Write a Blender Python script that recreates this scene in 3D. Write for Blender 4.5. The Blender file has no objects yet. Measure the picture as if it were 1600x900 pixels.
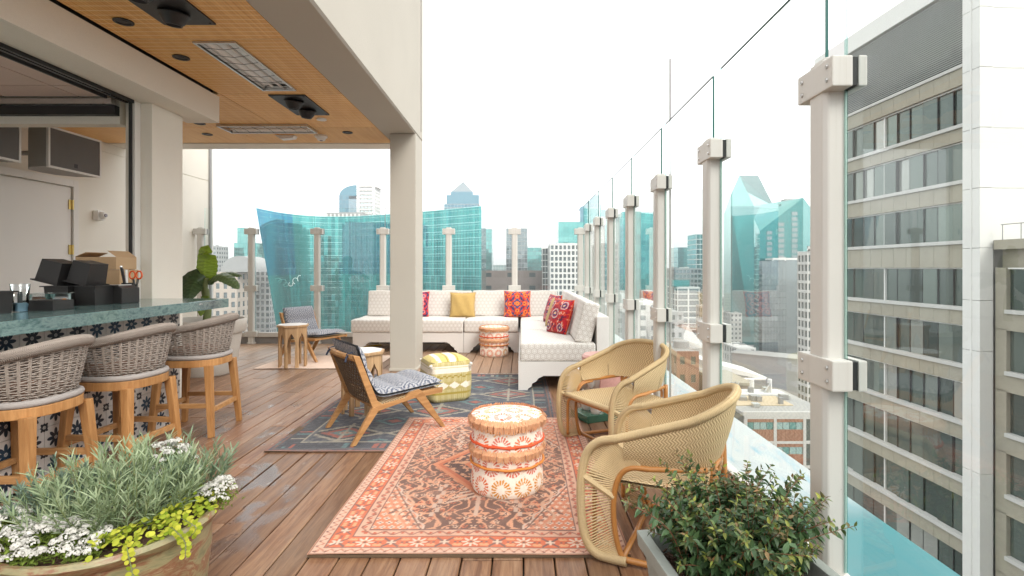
import bpy, bmesh, math, random
import numpy as np
from math import sin, cos, pi, radians, sqrt, atan2
from mathutils import Vector, Matrix
random.seed(7); RNG = np.random.default_rng(7)
scene = bpy.context.scene
COL = scene.collection

# ------------------------------------------------------------------ camera, sky, sun, exposure
F = 820.0; H = 1.3; CX, CY = 815.0, 419.0          # focal length in px of the 1600 px frame, eye height, vanishing point
cam = bpy.data.cameras.new('camera'); cam_o = bpy.data.objects.new('camera', cam); COL.objects.link(cam_o)
cam.sensor_width = 36.0; cam.lens = F / 1600 * 36.0
cam.shift_x = (800 - CX) / 1600.0; cam.shift_y = (CY - 450) / 1600.0
cam.clip_start = 0.05; cam.clip_end = 30000
cam_o.location = (0, 0, H); cam_o.rotation_euler = (radians(90), 0, 0)
scene.camera = cam_o

SUN_EL, SUN_AZ = radians(42), radians(142)         # azimuth clockwise from +Y
world = bpy.data.worlds.new('World'); scene.world = world; world.use_nodes = True
wn = world.node_tree.nodes; wl = world.node_tree.links
bg = wn['Background']; bg.inputs['Strength'].default_value = 0.13
sky = wn.new('ShaderNodeTexSky'); sky.sky_type = 'NISHITA'; sky.sun_disc = False
sky.sun_elevation = SUN_EL; sky.sun_rotation = SUN_AZ; sky.air_density = 1.0; sky.dust_density = 4.0
mixn = wn.new('ShaderNodeMix'); mixn.data_type = 'RGBA'; mixn.inputs[0].default_value = 0.90   # even overcast over the clear sky
mixn.inputs[7].default_value = (8.0, 7.95, 7.85, 1)
wl.new(sky.outputs[0], mixn.inputs[6]); wl.new(mixn.outputs[2], bg.inputs['Color'])

sun = bpy.data.lights.new('sun', 'SUN'); sun.energy = 1.1; sun.angle = radians(28); sun.color = (1.0, 0.95, 0.88)
sun_o = bpy.data.objects.new('sun', sun); COL.objects.link(sun_o)
sd = Vector((sin(SUN_AZ) * cos(SUN_EL), cos(SUN_AZ) * cos(SUN_EL), sin(SUN_EL)))
sun_o.rotation_euler = (-sd).to_track_quat('-Z', 'Y').to_euler(); sun_o.location = sd * 40

scene.view_settings.view_transform = 'Standard'; scene.view_settings.look = 'None'
scene.view_settings.exposure = 1.2; scene.view_settings.gamma = 1.0
scene.view_settings.use_curve_mapping = False
cy = scene.cycles
cy.use_denoising = True
cy.max_bounces = 12; cy.diffuse_bounces = 8; cy.glossy_bounces = 4; cy.transmission_bounces = 6
cy.transparent_max_bounces = 24; cy.volume_bounces = 0; cy.caustics_reflective = False; cy.caustics_refractive = False
cy.sample_clamp_indirect = 6.0

# ------------------------------------------------------------------ shader expression helper
class S:
    """a shader socket with arithmetic"""
    nt = None
    def __init__(s, sock): s.s = sock
    def __add__(a, b): return m('ADD', a, b)
    __radd__ = __add__
    def __sub__(a, b): return m('SUBTRACT', a, b)
    def __rsub__(a, b): return m('SUBTRACT', b, a)
    def __mul__(a, b): return m('MULTIPLY', a, b)
    __rmul__ = __mul__
    def __truediv__(a, b): return m('DIVIDE', a, b)
    def __lt__(a, b): return m('LESS_THAN', a, b)
    def __gt__(a, b): return m('GREATER_THAN', a, b)
def _in(node, i, v):
    if v is None: return
    if isinstance(v, S): S.nt.links.new(v.s, node.inputs[i])
    else: node.inputs[i].default_value = v
def m(op, a, b=None, c=None, clamp=False):
    n = S.nt.nodes.new('ShaderNodeMath'); n.operation = op; n.use_clamp = clamp
    _in(n, 0, a); _in(n, 1, b); _in(n, 2, c); return S(n.outputs[0])
def sstep(x, a, b):
    n = S.nt.nodes.new('ShaderNodeMapRange'); n.interpolation_type = 'SMOOTHSTEP'
    _in(n, 0, x); n.inputs[1].default_value = a; n.inputs[2].default_value = b; return S(n.outputs[0])
def mabs(a): return m('ABSOLUTE', a)
def mmin(a, b): return m('MINIMUM', a, b)
def mmax(a, b): return m('MAXIMUM', a, b)
def msin(a): return m('SINE', a)
def mmod(a, b): return m('FLOORED_MODULO', a, b)
def mix(f, a, b):
    n = S.nt.nodes.new('ShaderNodeMix'); n.data_type = 'RGBA'; _in(n, 0, f)
    for i, v in ((6, a), (7, b)):
        if isinstance(v, S): S.nt.links.new(v.s, n.inputs[i])
        else: n.inputs[i].default_value = (*v, 1) if len(v) == 3 else v
    return S(n.outputs[2])
def scale_col(c, k):      # colour times a value
    n = S.nt.nodes.new('ShaderNodeMix'); n.data_type = 'RGBA'; n.blend_type = 'MULTIPLY'; n.inputs[0].default_value = 1
    if isinstance(c, S): S.nt.links.new(c.s, n.inputs[6])
    else: n.inputs[6].default_value = (*c, 1)
    S.nt.links.new(k.s, n.inputs[7]); return S(n.outputs[2])
def coord(kind='Object'):
    return S(S.nt.nodes.new('ShaderNodeTexCoord').outputs[kind])
def xyz(v):
    n = S.nt.nodes.new('ShaderNodeSeparateXYZ'); S.nt.links.new(v.s, n.inputs[0]); return [S(o) for o in n.outputs]
def vec(x, y, z):
    n = S.nt.nodes.new('ShaderNodeCombineXYZ'); _in(n, 0, x); _in(n, 1, y); _in(n, 2, z); return S(n.outputs[0])
def mapping(v, sc=(1, 1, 1), loc=(0, 0, 0)):
    n = S.nt.nodes.new('ShaderNodeMapping'); S.nt.links.new(v.s, n.inputs[0]); n.inputs[3].default_value = sc; n.inputs[1].default_value = loc
    return S(n.outputs[0])
def noise(v, sc=5, detail=4, rough=.55, dist=0):
    n = S.nt.nodes.new('ShaderNodeTexNoise'); S.nt.links.new(v.s, n.inputs['Vector'])
    n.inputs['Scale'].default_value = sc; n.inputs['Detail'].default_value = detail
    n.inputs['Roughness'].default_value = rough; n.inputs['Distortion'].default_value = dist; return S(n.outputs['Fac'])
def voronoi(v, sc=5, feature='F1', out='Distance'):
    n = S.nt.nodes.new('ShaderNodeTexVoronoi'); n.feature = feature; S.nt.links.new(v.s, n.inputs['Vector'])
    n.inputs['Scale'].default_value = sc; return S(n.outputs[out])
def ramp(f, stops, interp='LINEAR'):
    n = S.nt.nodes.new('ShaderNodeValToRGB'); r = n.color_ramp; r.interpolation = interp
    while len(r.elements) < len(stops): r.elements.new(.5)
    for e, (p, c) in zip(r.elements, stops): e.position = p; e.color = (*c, 1)
    S.nt.links.new(f.s, n.inputs[0]); return S(n.outputs[0])
def obj_random(): return S(S.nt.nodes.new('ShaderNodeObjectInfo').outputs['Random'])
def obj_loc(): return S(S.nt.nodes.new('ShaderNodeObjectInfo').outputs['Location'])
def attr(name='Col'):
    n = S.nt.nodes.new('ShaderNodeAttribute'); n.attribute_name = name; return S(n.outputs['Color'])
def world_pos(): return S(S.nt.nodes.new('ShaderNodeNewGeometry').outputs['Position'])
def bump(h, strength=.3, dist=.01):
    n = S.nt.nodes.new('ShaderNodeBump'); n.inputs['Strength'].default_value = strength; n.inputs['Distance'].default_value = dist
    S.nt.links.new(h.s, n.inputs['Height']); return S(n.outputs[0])
MATS = {}
def new_mat(name):
    mt = bpy.data.materials.new(name); mt.use_nodes = True; S.nt = mt.node_tree; MATS[name] = mt
    return mt, mt.node_tree.nodes['Principled BSDF']
def setp(p, **kw):
    names = dict(color='Base Color', rough='Roughness', metal='Metallic', normal='Normal', spec='Specular IOR Level', trans='Transmission Weight',
                 ior='IOR', sheen='Sheen Weight', coat='Coat Weight', alpha='Alpha', sub='Subsurface Weight')
    for k, v in kw.items():
        i = p.inputs[names[k]]
        if isinstance(v, S): S.nt.links.new(v.s, i)
        elif k == 'color': i.default_value = (*v, 1)
        else: i.default_value = v
def mat(name, color, rough=.6, var=.12, vs=4, metal=0, spec=.5, bmp=0, bs=60, fine=.06, fs=60, coat=0, sheen=0, kind='Object'):
    mt, p = new_mat(name); c = coord(kind)
    k = noise(c, vs, 5) * (2 * var) + (1 - var)
    k = k * (noise(c, fs, 2) * (2 * fine) + (1 - fine))
    setp(p, color=scale_col(color, k), rough=noise(c, vs * 2.3, 3) * .16 + (rough - .08), metal=metal, spec=spec, coat=coat, sheen=sheen)
    if bmp: setp(p, normal=bump(noise(c, bs, 4), bmp))
    return mt
def wood(name, c1, c2, axis=0, sc=1.0, rough=.5, spec=.4, kind='Object'):
    mt, p = new_mat(name); c = coord(kind); s = [14, 14, 14]; s[axis] = 1.3
    cc = mapping(c, tuple(v * sc for v in s)); r = obj_random()
    x, y, z = xyz(cc); cc = vec(x + r * 37, y + r * 11, z)
    g = noise(cc, 2.2, 6, .65, .6); g2 = noise(cc, 9, 3, .6)
    col = mix(sstep(g, .3, .72), c1, c2)
    setp(p, color=scale_col(col, (g2 * .3 + .85) * (r * .18 + .91)), rough=g2 * .2 + (rough - .1), spec=spec, normal=bump(g2, .12, .004))
    return mt
def attr_mat(name, rough=.85, bs=400, bstr=.25, sheen=.15, var=.10, col='Col'):
    mt, p = new_mat(name); c = coord()
    k = noise(c, 90, 2) * .3 + .85
    k = k * (noise(c, 3, 4) * (2 * var) + (1 - var))
    setp(p, color=scale_col(attr(col), k), rough=rough, sheen=sheen, spec=.2, normal=bump(noise(c, bs, 2), bstr, .004)); return mt
def pane_glass(name, tint=(.96, .985, .975), refl=1.0, ior=1.45, dust=0):
    """thin sheet: clear and tinted head on, mirror at grazing angles"""
    mt = bpy.data.materials.new(name); mt.use_nodes = True; nt = mt.node_tree; S.nt = nt; MATS[name] = mt
    for n in list(nt.nodes):
        if n.type != 'OUTPUT_MATERIAL': nt.nodes.remove(n)
    out = [n for n in nt.nodes][0]
    t = nt.nodes.new('ShaderNodeBsdfTransparent'); t.inputs[0].default_value = (*tint, 1)
    g = nt.nodes.new('ShaderNodeBsdfGlossy'); g.inputs['Roughness'].default_value = 0.0; g.inputs['Color'].default_value = (.95, 1, .99, 1)
    fr = nt.nodes.new('ShaderNodeFresnel'); fr.inputs[0].default_value = ior
    f = m('MULTIPLY', S(fr.outputs[0]), refl, clamp=True)
    mx = nt.nodes.new('ShaderNodeMixShader'); nt.links.new(f.s, mx.inputs[0]); nt.links.new(t.outputs[0], mx.inputs[1]); nt.links.new(g.outputs[0], mx.inputs[2])
    last = mx
    if dust:                                   # dried drops and dust film
        w = world_pos(); x, y, z = xyz(w); d1 = noise(w, 1.3, 4, .6); d2 = noise(vec(x * 9, y * 9, z * 2.2), 1.5, 4, .7)
        df = nt.nodes.new('ShaderNodeBsdfDiffuse'); df.inputs[0].default_value = (.8, .82, .82, 1)
        fac = m('MULTIPLY', sstep(d1, .35, .75) * .6 + sstep(d2, .5, .72) * .8 + .15, dust, clamp=True)
        last = nt.nodes.new('ShaderNodeMixShader'); nt.links.new(fac.s, last.inputs[0]); nt.links.new(mx.outputs[0], last.inputs[1]); nt.links.new(df.outputs[0], last.inputs[2])
    nt.links.new(last.outputs[0], out.inputs[0]); return mt

# ------------------------------------------------------------------ mesh helpers
class MB:
    def __init__(s): s.v = []; s.f = []; s.mi = []
    def add(s, vs, fs, mi=0):
        o = len(s.v); s.v.extend([tuple(p) for p in vs]); s.f.extend([tuple(i + o for i in f) for f in fs]); s.mi.extend([mi] * len(fs)); return s
    def box(s, x0, x1, y0, y1, z0, z1, mi=0):
        return s.add([(x0, y0, z0), (x1, y0, z0), (x1, y1, z0), (x0, y1, z0), (x0, y0, z1), (x1, y0, z1), (x1, y1, z1), (x0, y1, z1)],
                     [(0, 3, 2, 1), (4, 5, 6, 7), (0, 1, 5, 4), (1, 2, 6, 5), (2, 3, 7, 6), (3, 0, 4, 7)], mi)
    def bar(s, p, q, w, h, up=(0, 0, 1), w2=None, h2=None, mi=0):
        """box from p to q, w across, h along up, tapering to w2, h2"""
        p = Vector(p); q = Vector(q); d = (q - p).normalized(); u = Vector(up); a = d.cross(u)
        if a.length < 1e-6: a = d.cross(Vector((1, 0, 0)))
        a.normalize(); u = a.cross(d).normalized(); w2 = w if w2 is None else w2; h2 = h if h2 is None else h2
        vs = []
        for c, ww, hh in ((p, w, h), (q, w2, h2)):
            for sx, sy in ((-1, -1), (1, -1), (1, 1), (-1, 1)): vs.append(c + a * (sx * ww / 2) + u * (sy * hh / 2))
        return s.add(vs, [(0, 1, 2, 3), (7, 6, 5, 4), (0, 4, 5, 1), (1, 5, 6, 2), (2, 6, 7, 3), (3, 7, 4, 0)], mi)
    def tube(s, pts, r, n=6, closed=False, mi=0, flat=1.0):
        pts = [Vector(p) for p in pts]; k = len(pts); rr = r if hasattr(r, '__len__') else [r] * k
        o = len(s.v); prev = None; rings = []
        for i in range(k):
            if closed: t = pts[(i + 1) % k] - pts[i - 1]
            else: t = pts[min(i + 1, k - 1)] - pts[max(i - 1, 0)]
            if t.length < 1e-9: t = Vector((0, 0, 1))
            t.normalize()
            if prev is None:
                a = t.cross(Vector((0, 0, 1)))
                if a.length < .1: a = t.cross(Vector((1, 0, 0)))
            else: a = prev - t * prev.dot(t)
            a.normalize(); prev = a; b = t.cross(a)
            rings.append([pts[i] + (a * cos(2 * pi * j / n) + b * sin(2 * pi * j / n) * flat) * rr[i] for j in range(n)])
        vs = [p for rg in rings for p in rg]; fs = []
        for i in range(k if closed else k - 1):
            i2 = (i + 1) % k
            for j in range(n): fs.append((i * n + j, i * n + (j + 1) % n, i2 * n + (j + 1) % n, i2 * n + j))
        if not closed: fs.append(tuple(range(n - 1, -1, -1))); fs.append(tuple((k - 1) * n + j for j in range(n)))
        return s.add(vs, fs, mi)
    def lathe(s, prof, n=24, c=(0, 0, 0), mi=0, cap=True, sq=None):
        vs = []; fs = []; k = len(prof)
        for r, z in prof:
            for j in range(n):
                a = 2 * pi * j / n; vs.append((c[0] + r * cos(a), c[1] + r * sin(a), c[2] + z))
        for i in range(k - 1):
            for j in range(n): fs.append((i * n + j, i * n + (j + 1) % n, (i + 1) * n + (j + 1) % n, (i + 1) * n + j))
        if cap: fs.append(tuple(range(n - 1, -1, -1))); fs.append(tuple((k - 1) * n + j for j in range(n)))
        return s.add(vs, fs, mi)
    def prism(s, poly, a0, a1, axis='y', mi=0):
        """polygon (u, v) extruded along axis: y -> (u, a, v); x -> (a, u, v); z -> (u, v, a)"""
        P = {'y': lambda u, v, a: (u, a, v), 'x': lambda u, v, a: (a, u, v), 'z': lambda u, v, a: (u, v, a)}[axis]
        n = len(poly); vs = [P(u, v, a0) for u, v in poly] + [P(u, v, a1) for u, v in poly]
        fs = [tuple(range(n)), tuple(range(2 * n - 1, n - 1, -1))] + [(i, n + i, n + (i + 1) % n, (i + 1) % n) for i in range(n)]
        return s.add(vs, fs, mi)
    def build(s, name, mats, parent=None, smooth=False, bevel=0, seg=2, loc=None, fix=True):
        me = bpy.data.meshes.new(name); me.from_pydata(s.v, [], s.f)
        mats = mats if isinstance(mats, (list, tuple)) else [mats]
        for t in mats: me.materials.append(MATS[t] if isinstance(t, str) else t)
        if len(mats) > 1: me.polygons.foreach_set('material_index', s.mi)
        if fix:
            bm = bmesh.new(); bm.from_mesh(me); bmesh.ops.recalc_face_normals(bm, faces=bm.faces)
            if bevel: bmesh.ops.bevel(bm, geom=list(bm.edges) , offset=bevel, segments=seg, profile=.7, affect='EDGES', clamp_overlap=True)
            bm.to_mesh(me); bm.free()
        if smooth:
            me.shade_smooth()
            if smooth != 'all': me.set_sharp_from_angle(angle=radians(40))
        return link(name, me, parent, loc)
def link(name, me, parent=None, loc=None):
    o = bpy.data.objects.new(name, me); COL.objects.link(o)
    if parent is not None: o.parent = parent
    if loc is not None: o.location = loc
    return o
def npmesh(name, verts, faces, mat_, parent=None, colors=None, smooth=False, uv=None, loc=None):
    """big mesh from arrays; faces (n,4) or (n,3); colors per vertex (n,3) linear"""
    me = bpy.data.meshes.new(name); verts = np.asarray(verts, np.float32); faces = np.asarray(faces, np.int32)
    k = faces.shape[1]; me.vertices.add(len(verts)); me.vertices.foreach_set('co', verts.ravel())
    me.loops.add(faces.size); me.loops.foreach_set('vertex_index', faces.ravel())
    me.polygons.add(len(faces)); me.polygons.foreach_set('loop_start', np.arange(0, faces.size, k, dtype=np.int32))
    try: me.polygons.foreach_set('loop_total', np.full(len(faces), k, np.int32))
    except Exception: pass
    if colors is not None:
        ca = me.color_attributes.new('Col', 'FLOAT_COLOR', 'POINT'); cc = np.ones((len(verts), 4), np.float32); cc[:, :3] = colors
        ca.data.foreach_set('color', cc.ravel())
    me.update(calc_edges=True); me.validate()
    if smooth: me.shade_smooth()
    me.materials.append(MATS[mat_] if isinstance(mat_, str) else mat_)
    return link(name, me, parent, loc)
def grid_faces(nu, nv, closed_u=False):
    a = np.arange(nu * nv).reshape(nv, nu); 
    if closed_u: a = np.concatenate([a, a[:, :1]], 1)
    return np.stack([a[:-1, :-1], a[:-1, 1:], a[1:, 1:], a[1:, :-1]], -1).reshape(-1, 4)
def empty(name, loc=(0, 0, 0), rz=0, label=None, cat=None, group=None):
    o = bpy.data.objects.new(name, None); COL.objects.link(o); o.location = loc; o.rotation_euler = (0, 0, rz); o.empty_display_size = .1
    return tag(o, label, cat, group) if label else o
def tag(o, label=None, cat=None, group=None, kind=None):
    if label: o['label'] = label
    if cat: o['category'] = cat
    if group: o['group'] = group
    if kind: o['kind'] = kind
    return o
def copy_tree(o, parent=None):
    c = o.copy(); COL.objects.link(c); c.parent = parent
    for ch in list(o.children): copy_tree(ch, c)
    return c
def dup(o, loc, rz=0, label=None, sc=None):
    c = copy_tree(o); c.location = loc; c.rotation_euler = (0, 0, rz)
    if label: c['label'] = label
    if sc: c.scale = (sc, sc, sc)
    return c
def at(x, y, d):            # photograph direction (1600 px frame) at distance d along the view axis
    return Vector(((x - CX) / F * d, d, H - (y - CY) / F * d))
def box_uv(o, s=1.0):
    me = o.data; uv = me.uv_layers.new(name='UVMap'); 
    for p in me.polygons:
        n = p.normal; ax = max(range(3), key=lambda i: abs(n[i]))
        for li in p.loop_indices:
            c = me.vertices[me.loops[li].vertex_index].co
            u, v = ((c.y, c.z), (c.x, c.z), (c.x, c.y))[ax]; uv.data[li].uv = (u * s, v * s)
    return o
def catmull(pts, k=6, closed=False):
    P = [Vector(p) for p in pts]; n = len(P); out = []
    rng = range(n) if closed else range(n - 1)
    for i in rng:
        if closed: a, b, c, d = P[i - 1], P[i], P[(i + 1) % n], P[(i + 2) % n]
        else: a, b, c, d = P[max(i - 1, 0)], P[i], P[i + 1], P[min(i + 2, n - 1)]
        for j in range(k):
            t = j / k
            out.append(.5 * ((2 * b) + (c - a) * t + (2 * a - 5 * b + 4 * c - d) * t * t + (3 * b - a - 3 * c + d) * t ** 3))
    if not closed: out.append(P[-1])
    return out
# ------------------------------------------------------------------ materials of the setting
mat('stucco_shade_lift', (.79, .755, .67), .85, .06, 1.1, bmp=.10, bs=220, fine=.03)  # paler copy of the stucco, lifting the shaded parts under the canopy
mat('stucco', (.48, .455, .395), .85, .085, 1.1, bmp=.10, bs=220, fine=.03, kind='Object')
mat('white_paint', (.76, .74, .70), .45, .05, 3, fine=.02)
mt, p = new_mat('post_paint'); c = world_pos(); x, y, z = xyz(c)      # white enamel with run marks and a few scuffs
st1 = noise(vec(x * 38, y * 38, z * 1.1), 1.0, 5, .65); gr = noise(c, 2.2, 4); sc1 = noise(c, 17, 5, .75)
col = mix(sstep(st1, .50, .78) * .45, (.60, .585, .545), (.44, .41, .35)); col = mix(sstep(sc1, .70, .76) * .6, col, (.30, .28, .25))
setp(p, color=scale_col(col, gr * .2 + .9), rough=gr * .25 + .28, normal=bump(noise(c, 45, 3), .06, .004))
mat('frame_wood_white', (.72, .70, .67), .5, .05, 3, fine=.03)
mat('door_paint', (.80, .78, .74), .5, .04, 1.5, fine=.02)
mat('black_metal', (.012, .012, .013), .42, .2, 6)
mat('dark_metal', (.05, .05, .05), .4, .2, 6, metal=.6)
mat('grey_metal', (.30, .30, .30), .4, .1, 6, metal=.5)
mat('steel', (.62, .62, .61), .3, .1, 8, metal=1.0)
mat('reflector', (.88, .87, .85), .35, .10, 30, metal=.6)
mat('brass', (.62, .45, .16), .35, .15, 20, metal=1.0)
mat('kerb_grey', (.33, .32, .31), .8, .15, 3, bmp=.1)
mat('rubber', (.01, .012, .012), .6, .1)
mat('interior_panel', (.70, .55, .48), .7, .10, 2, fine=.05)
mat('grille', (.17, .165, .16), .9, .08, 8, bmp=.4, bs=900, fine=.25, fs=900)
mat('speaker_shell', (.30, .29, .27), .55, .06, 4)
mat('plastic_white', (.78, .77, .74), .35, .04, 6)
mat('amber_glass', (.35, .33, .36), .1, .2, 30)
pane_glass('rail_glass', (.925, .972, .962), 1.5, dust=.022)
pane_glass('edge_pale', (.72, .84, .82), .6)
mt, p = new_mat('glass_edge'); setp(p, color=(.015, .10, .085), rough=.1)
# deck boards: weathered brown hardwood, damp here and there
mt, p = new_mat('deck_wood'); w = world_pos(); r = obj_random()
x, y, z = xyz(w)
cc = vec(x * 22 + r * 91, y * 1.6 + r * 17, z)
g = noise(cc, 1.6, 7, .68, .8); g2 = noise(vec(x * 120, y * 5 + r * 9, z), 1, 4, .6)
base = ramp(g, [(.22, (.070, .029, .014)), (.44, (.190, .090, .045)), (.62, (.29, .158, .084)), (.85, (.41, .255, .155))])
base = mix(sstep(r, .55, 1.0) * .55, base, (.125, .054, .030))
grey = noise(vec(x * 3.1, y * 1.1, z), 1.3, 5, .6)
base = mix(sstep(grey, .42, .75) * .28, base, (.36, .27, .185))
far = sstep(y, 4.5, 8.5)                                            # the boards get paler towards the far end
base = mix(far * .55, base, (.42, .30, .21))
wet = noise(vec(x * 1.6, y * 1.15, 0.3), 1.35, 4, .55, .4)
zone = sstep(x, -2.9, -2.3) * (1.0 - sstep(x, -1.55, -1.0)) * sstep(y, 2.0, 2.6) * (1.0 - sstep(y, 4.6, 5.4))
wetm = sstep(wet, .53, .60) * zone
chalk = sstep(noise(vec(x * 9, y * 4, 2), 2.2, 4, .6), .63, .70) * zone
base = mix(wetm * .75, base, (.045, .023, .016)); base = mix(chalk * .4, base, (.40, .34, .28))
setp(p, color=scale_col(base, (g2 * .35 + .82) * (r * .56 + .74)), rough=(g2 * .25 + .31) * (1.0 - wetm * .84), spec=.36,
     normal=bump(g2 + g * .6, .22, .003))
# slatted timber ceiling
mt, p = new_mat('ceiling_wood'); c = world_pos(); x, y, z = xyz(c); r = obj_random()
sl = mabs(mmod(x * 1.0, .024) - .012) * 83.0
st = mabs(mmod(y, .062) - .031)
g = noise(vec(x * 42, y * 2 + r * 7, r), 1, 5, .6)
col = mix(sstep(g, .3, .75), (.74, .39, .125), (.88, .54, .20))
col = scale_col(col, sstep(sl, .78, .98) * -.35 + 1.0)
col = mix(sstep(st, .0255, .0285) * .75, col, (.92, .72, .42))
setp(p, color=scale_col(col, r * .12 + .94), rough=.5, spec=.3, normal=bump(sl * -1.0, .3, .003))
# ledge outside the glass: white coating with blue streaks, the pane's look tinted into the near end
mt, p = new_mat('ledge_paint_pane_look'); c = world_pos(); x, y, z = xyz(c)
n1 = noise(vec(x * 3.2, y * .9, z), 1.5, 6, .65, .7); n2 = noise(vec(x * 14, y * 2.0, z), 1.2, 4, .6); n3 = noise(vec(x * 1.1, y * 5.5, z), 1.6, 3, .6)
near = 1.0 - sstep(y, 2.35, 2.75)  # turquoise end: the look through the nearest pane put into the colour
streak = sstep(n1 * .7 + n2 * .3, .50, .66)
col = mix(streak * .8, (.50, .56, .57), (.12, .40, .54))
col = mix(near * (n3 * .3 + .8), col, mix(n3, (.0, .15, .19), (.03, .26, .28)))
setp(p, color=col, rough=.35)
# stone slab
mt, p = new_mat('teal_stone'); c = coord(); x, y, z = xyz(c)
cc = vec(x * 2 + y * 1.1, y * 2.4 - x, z * 5)
n1 = noise(cc, 1.7, 8, .68, 1.6); n2 = noise(cc, 6.0, 6, .7, 1.0)
col = ramp(n1 * .65 + n2 * .35, [(.28, (.02, .045, .048)), (.42, (.07, .135, .135)), (.51, (.16, .25, .24)), (.58, (.08, .15, .15)), (.70, (.42, .48, .46))])
setp(p, color=col, rough=.08, spec=.6)

# ------------------------------------------------------------------ terrace, deck
DX0, DX1, DY0, DY1 = -5.65, 1.03, .3, 9.05
b = MB(); b.box(-14, 1.63, -8, 9.9, -4.2, -.10); t = tag(b.build('terrace_slab', 'kerb_grey'), kind='structure')
b = MB(); b.box(DX0, DX1 + .02, -4, DY1 + .12, -.09, -.032); deck = tag(b.build('deck', 'rubber'), kind='structure')
PW = .138
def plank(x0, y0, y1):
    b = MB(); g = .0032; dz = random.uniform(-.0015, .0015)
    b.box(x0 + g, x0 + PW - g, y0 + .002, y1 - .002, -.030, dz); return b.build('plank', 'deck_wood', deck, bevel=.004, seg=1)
x = DX0; i = 0
while x < DX1 - .02:
    y = -3.8 if x > -3 else 3.0
    y += random.uniform(0, 1.8)
    if x <= -3.0: y = max(y, 3.2)
    start = True
    while y < DY1:
        L = random.choice([2.2, 2.8, 3.4, 3.9]) * random.uniform(.95, 1.05)
        y1 = y + L
        if y1 > DY1 - .5: y1 = DY1
        plank(x, y, y1)
        y = y1
    x += PW
b = MB(); b.box(1.06, 1.63, -6, 9.9, -.099, .16); tag(b.build('ledge', 'ledge_paint_pane_look', bevel=.01), kind='structure')
b = MB(); b.box(-5.65, 1.06, 9.22, 9.9, -.099, -.02); tag(b.build('rear_ledge', 'kerb_grey'), kind='structure')

# ------------------------------------------------------------------ left wall with its door
b = MB(); WX = -5.65
b.box(WX - .3, WX, 1.5, 9.47, -.1, 2.866).box(WX - .3, WX, 1.5, 9.47, 2.878, 3.9).box(WX - .3, WX - .012, 1.51, 9.46, 2.86, 2.89)
wall = tag(b.build('side_wall', 'stucco_shade_lift'), kind='structure')
b = MB(); b.box(WX - .3, WX + .03, 9.472, 9.52, -.1, 3.9); b.build('edge_trim', 'grey_metal', wall)
b = MB(); b.box(WX - .3, WX - .0, 9.522, 9.62, -.1, 3.9); b.build('edge_trim', 'white_paint', wall)
door = empty('door', (WX, 6.1, 0), label='flush white door with brass hinges set in the cream wall behind the bar', cat='door')
b = MB(); b.box(.004, .034, -.54, .44, .01, 2.30); b.build('door_leaf', 'door_paint', door, bevel=.003)
b = MB(); b.box(.002, .055, .455, .53, 0, 2.40).box(.002, .055, -.62, -.55, 0, 2.40).box(.002, .055, -.55, .455, 2.315, 2.40); b.build('frame', 'white_paint', door, bevel=.004)
for hz in (2.03, 1.47, .35):
    b = MB(); b.tube([(.05, .448, hz), (.05, .448, hz + .12)], .012, 8).box(.036, .045, .40, .448, hz, hz + .12); b.build('hinge', 'brass', door)
b = MB(); b.lathe([(.03, 0), (.03, .01)], 12, (.04, -.46, 1.0)); b.tube([(.03, -.46, 1), (.09, -.46, 1), (.09, -.35, 1)], .01, 8); b.build('handle', 'brass', door)
al = empty('wall_alarm', (WX, 6.97, 2.0), label='small white alarm strobe mounted on the cream wall beside the door', cat='alarm')
b = MB(); b.box(.002, .07, -.06, .06, -.065, .065); b.build('housing', 'plastic_white', al, bevel=.015)
b = MB(); b.lathe([(.05, 0), (.05, .03), (.035, .05), (.0, .055)], 16); o = b.build('lens', 'plastic_white', al, smooth=True, loc=(.07, 0, 0)); o.rotation_euler = (0, pi / 2, 0)
b = MB(); b.lathe([(.022, .05), (.022, .066), (.0, .07)], 12); o = b.build('flash_bulb', 'amber_glass', al, smooth=True, loc=(.07, 0, 0)); o.rotation_euler = (0, pi / 2, 0)

# ------------------------------------------------------------------ roof canopy: column, fascia, timber ceiling
CZ = 3.0  # near ends of canopy, bar and side wall cut short for more daylight
can = empty('roof_canopy', (-3, 3, CZ), label='cream rooftop canopy with slatted timber ceiling over the deck', cat='canopy')
def cpart(b, name, m_, **k):
    b.v = [(p[0] + 3, p[1] - 3, p[2] - CZ) for p in b.v]; return b.build(name, m_, can, **k)
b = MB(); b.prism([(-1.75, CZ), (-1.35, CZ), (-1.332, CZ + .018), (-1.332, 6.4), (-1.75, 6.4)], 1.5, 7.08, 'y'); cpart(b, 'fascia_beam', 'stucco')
b = MB(); b.box(-1.335, -1.322, 6.93, 6.935, CZ + .1, 6.3); cpart(b, 'joint_strip', 'kerb_grey')
b = MB(); b.box(-5.66, -1.752, 7.15, 7.48, CZ - .004, 4.6); cpart(b, 'rear_beam', 'stucco_shade_lift')
b = MB(); b.box(-5.66, -1.752, 1.5, 7.148, CZ + .05, 4.6); cpart(b, 'roof_slab', 'dark_metal')
rows = [1.51, 2.68, 3.90, 5.14, 6.34, 7.146]
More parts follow.
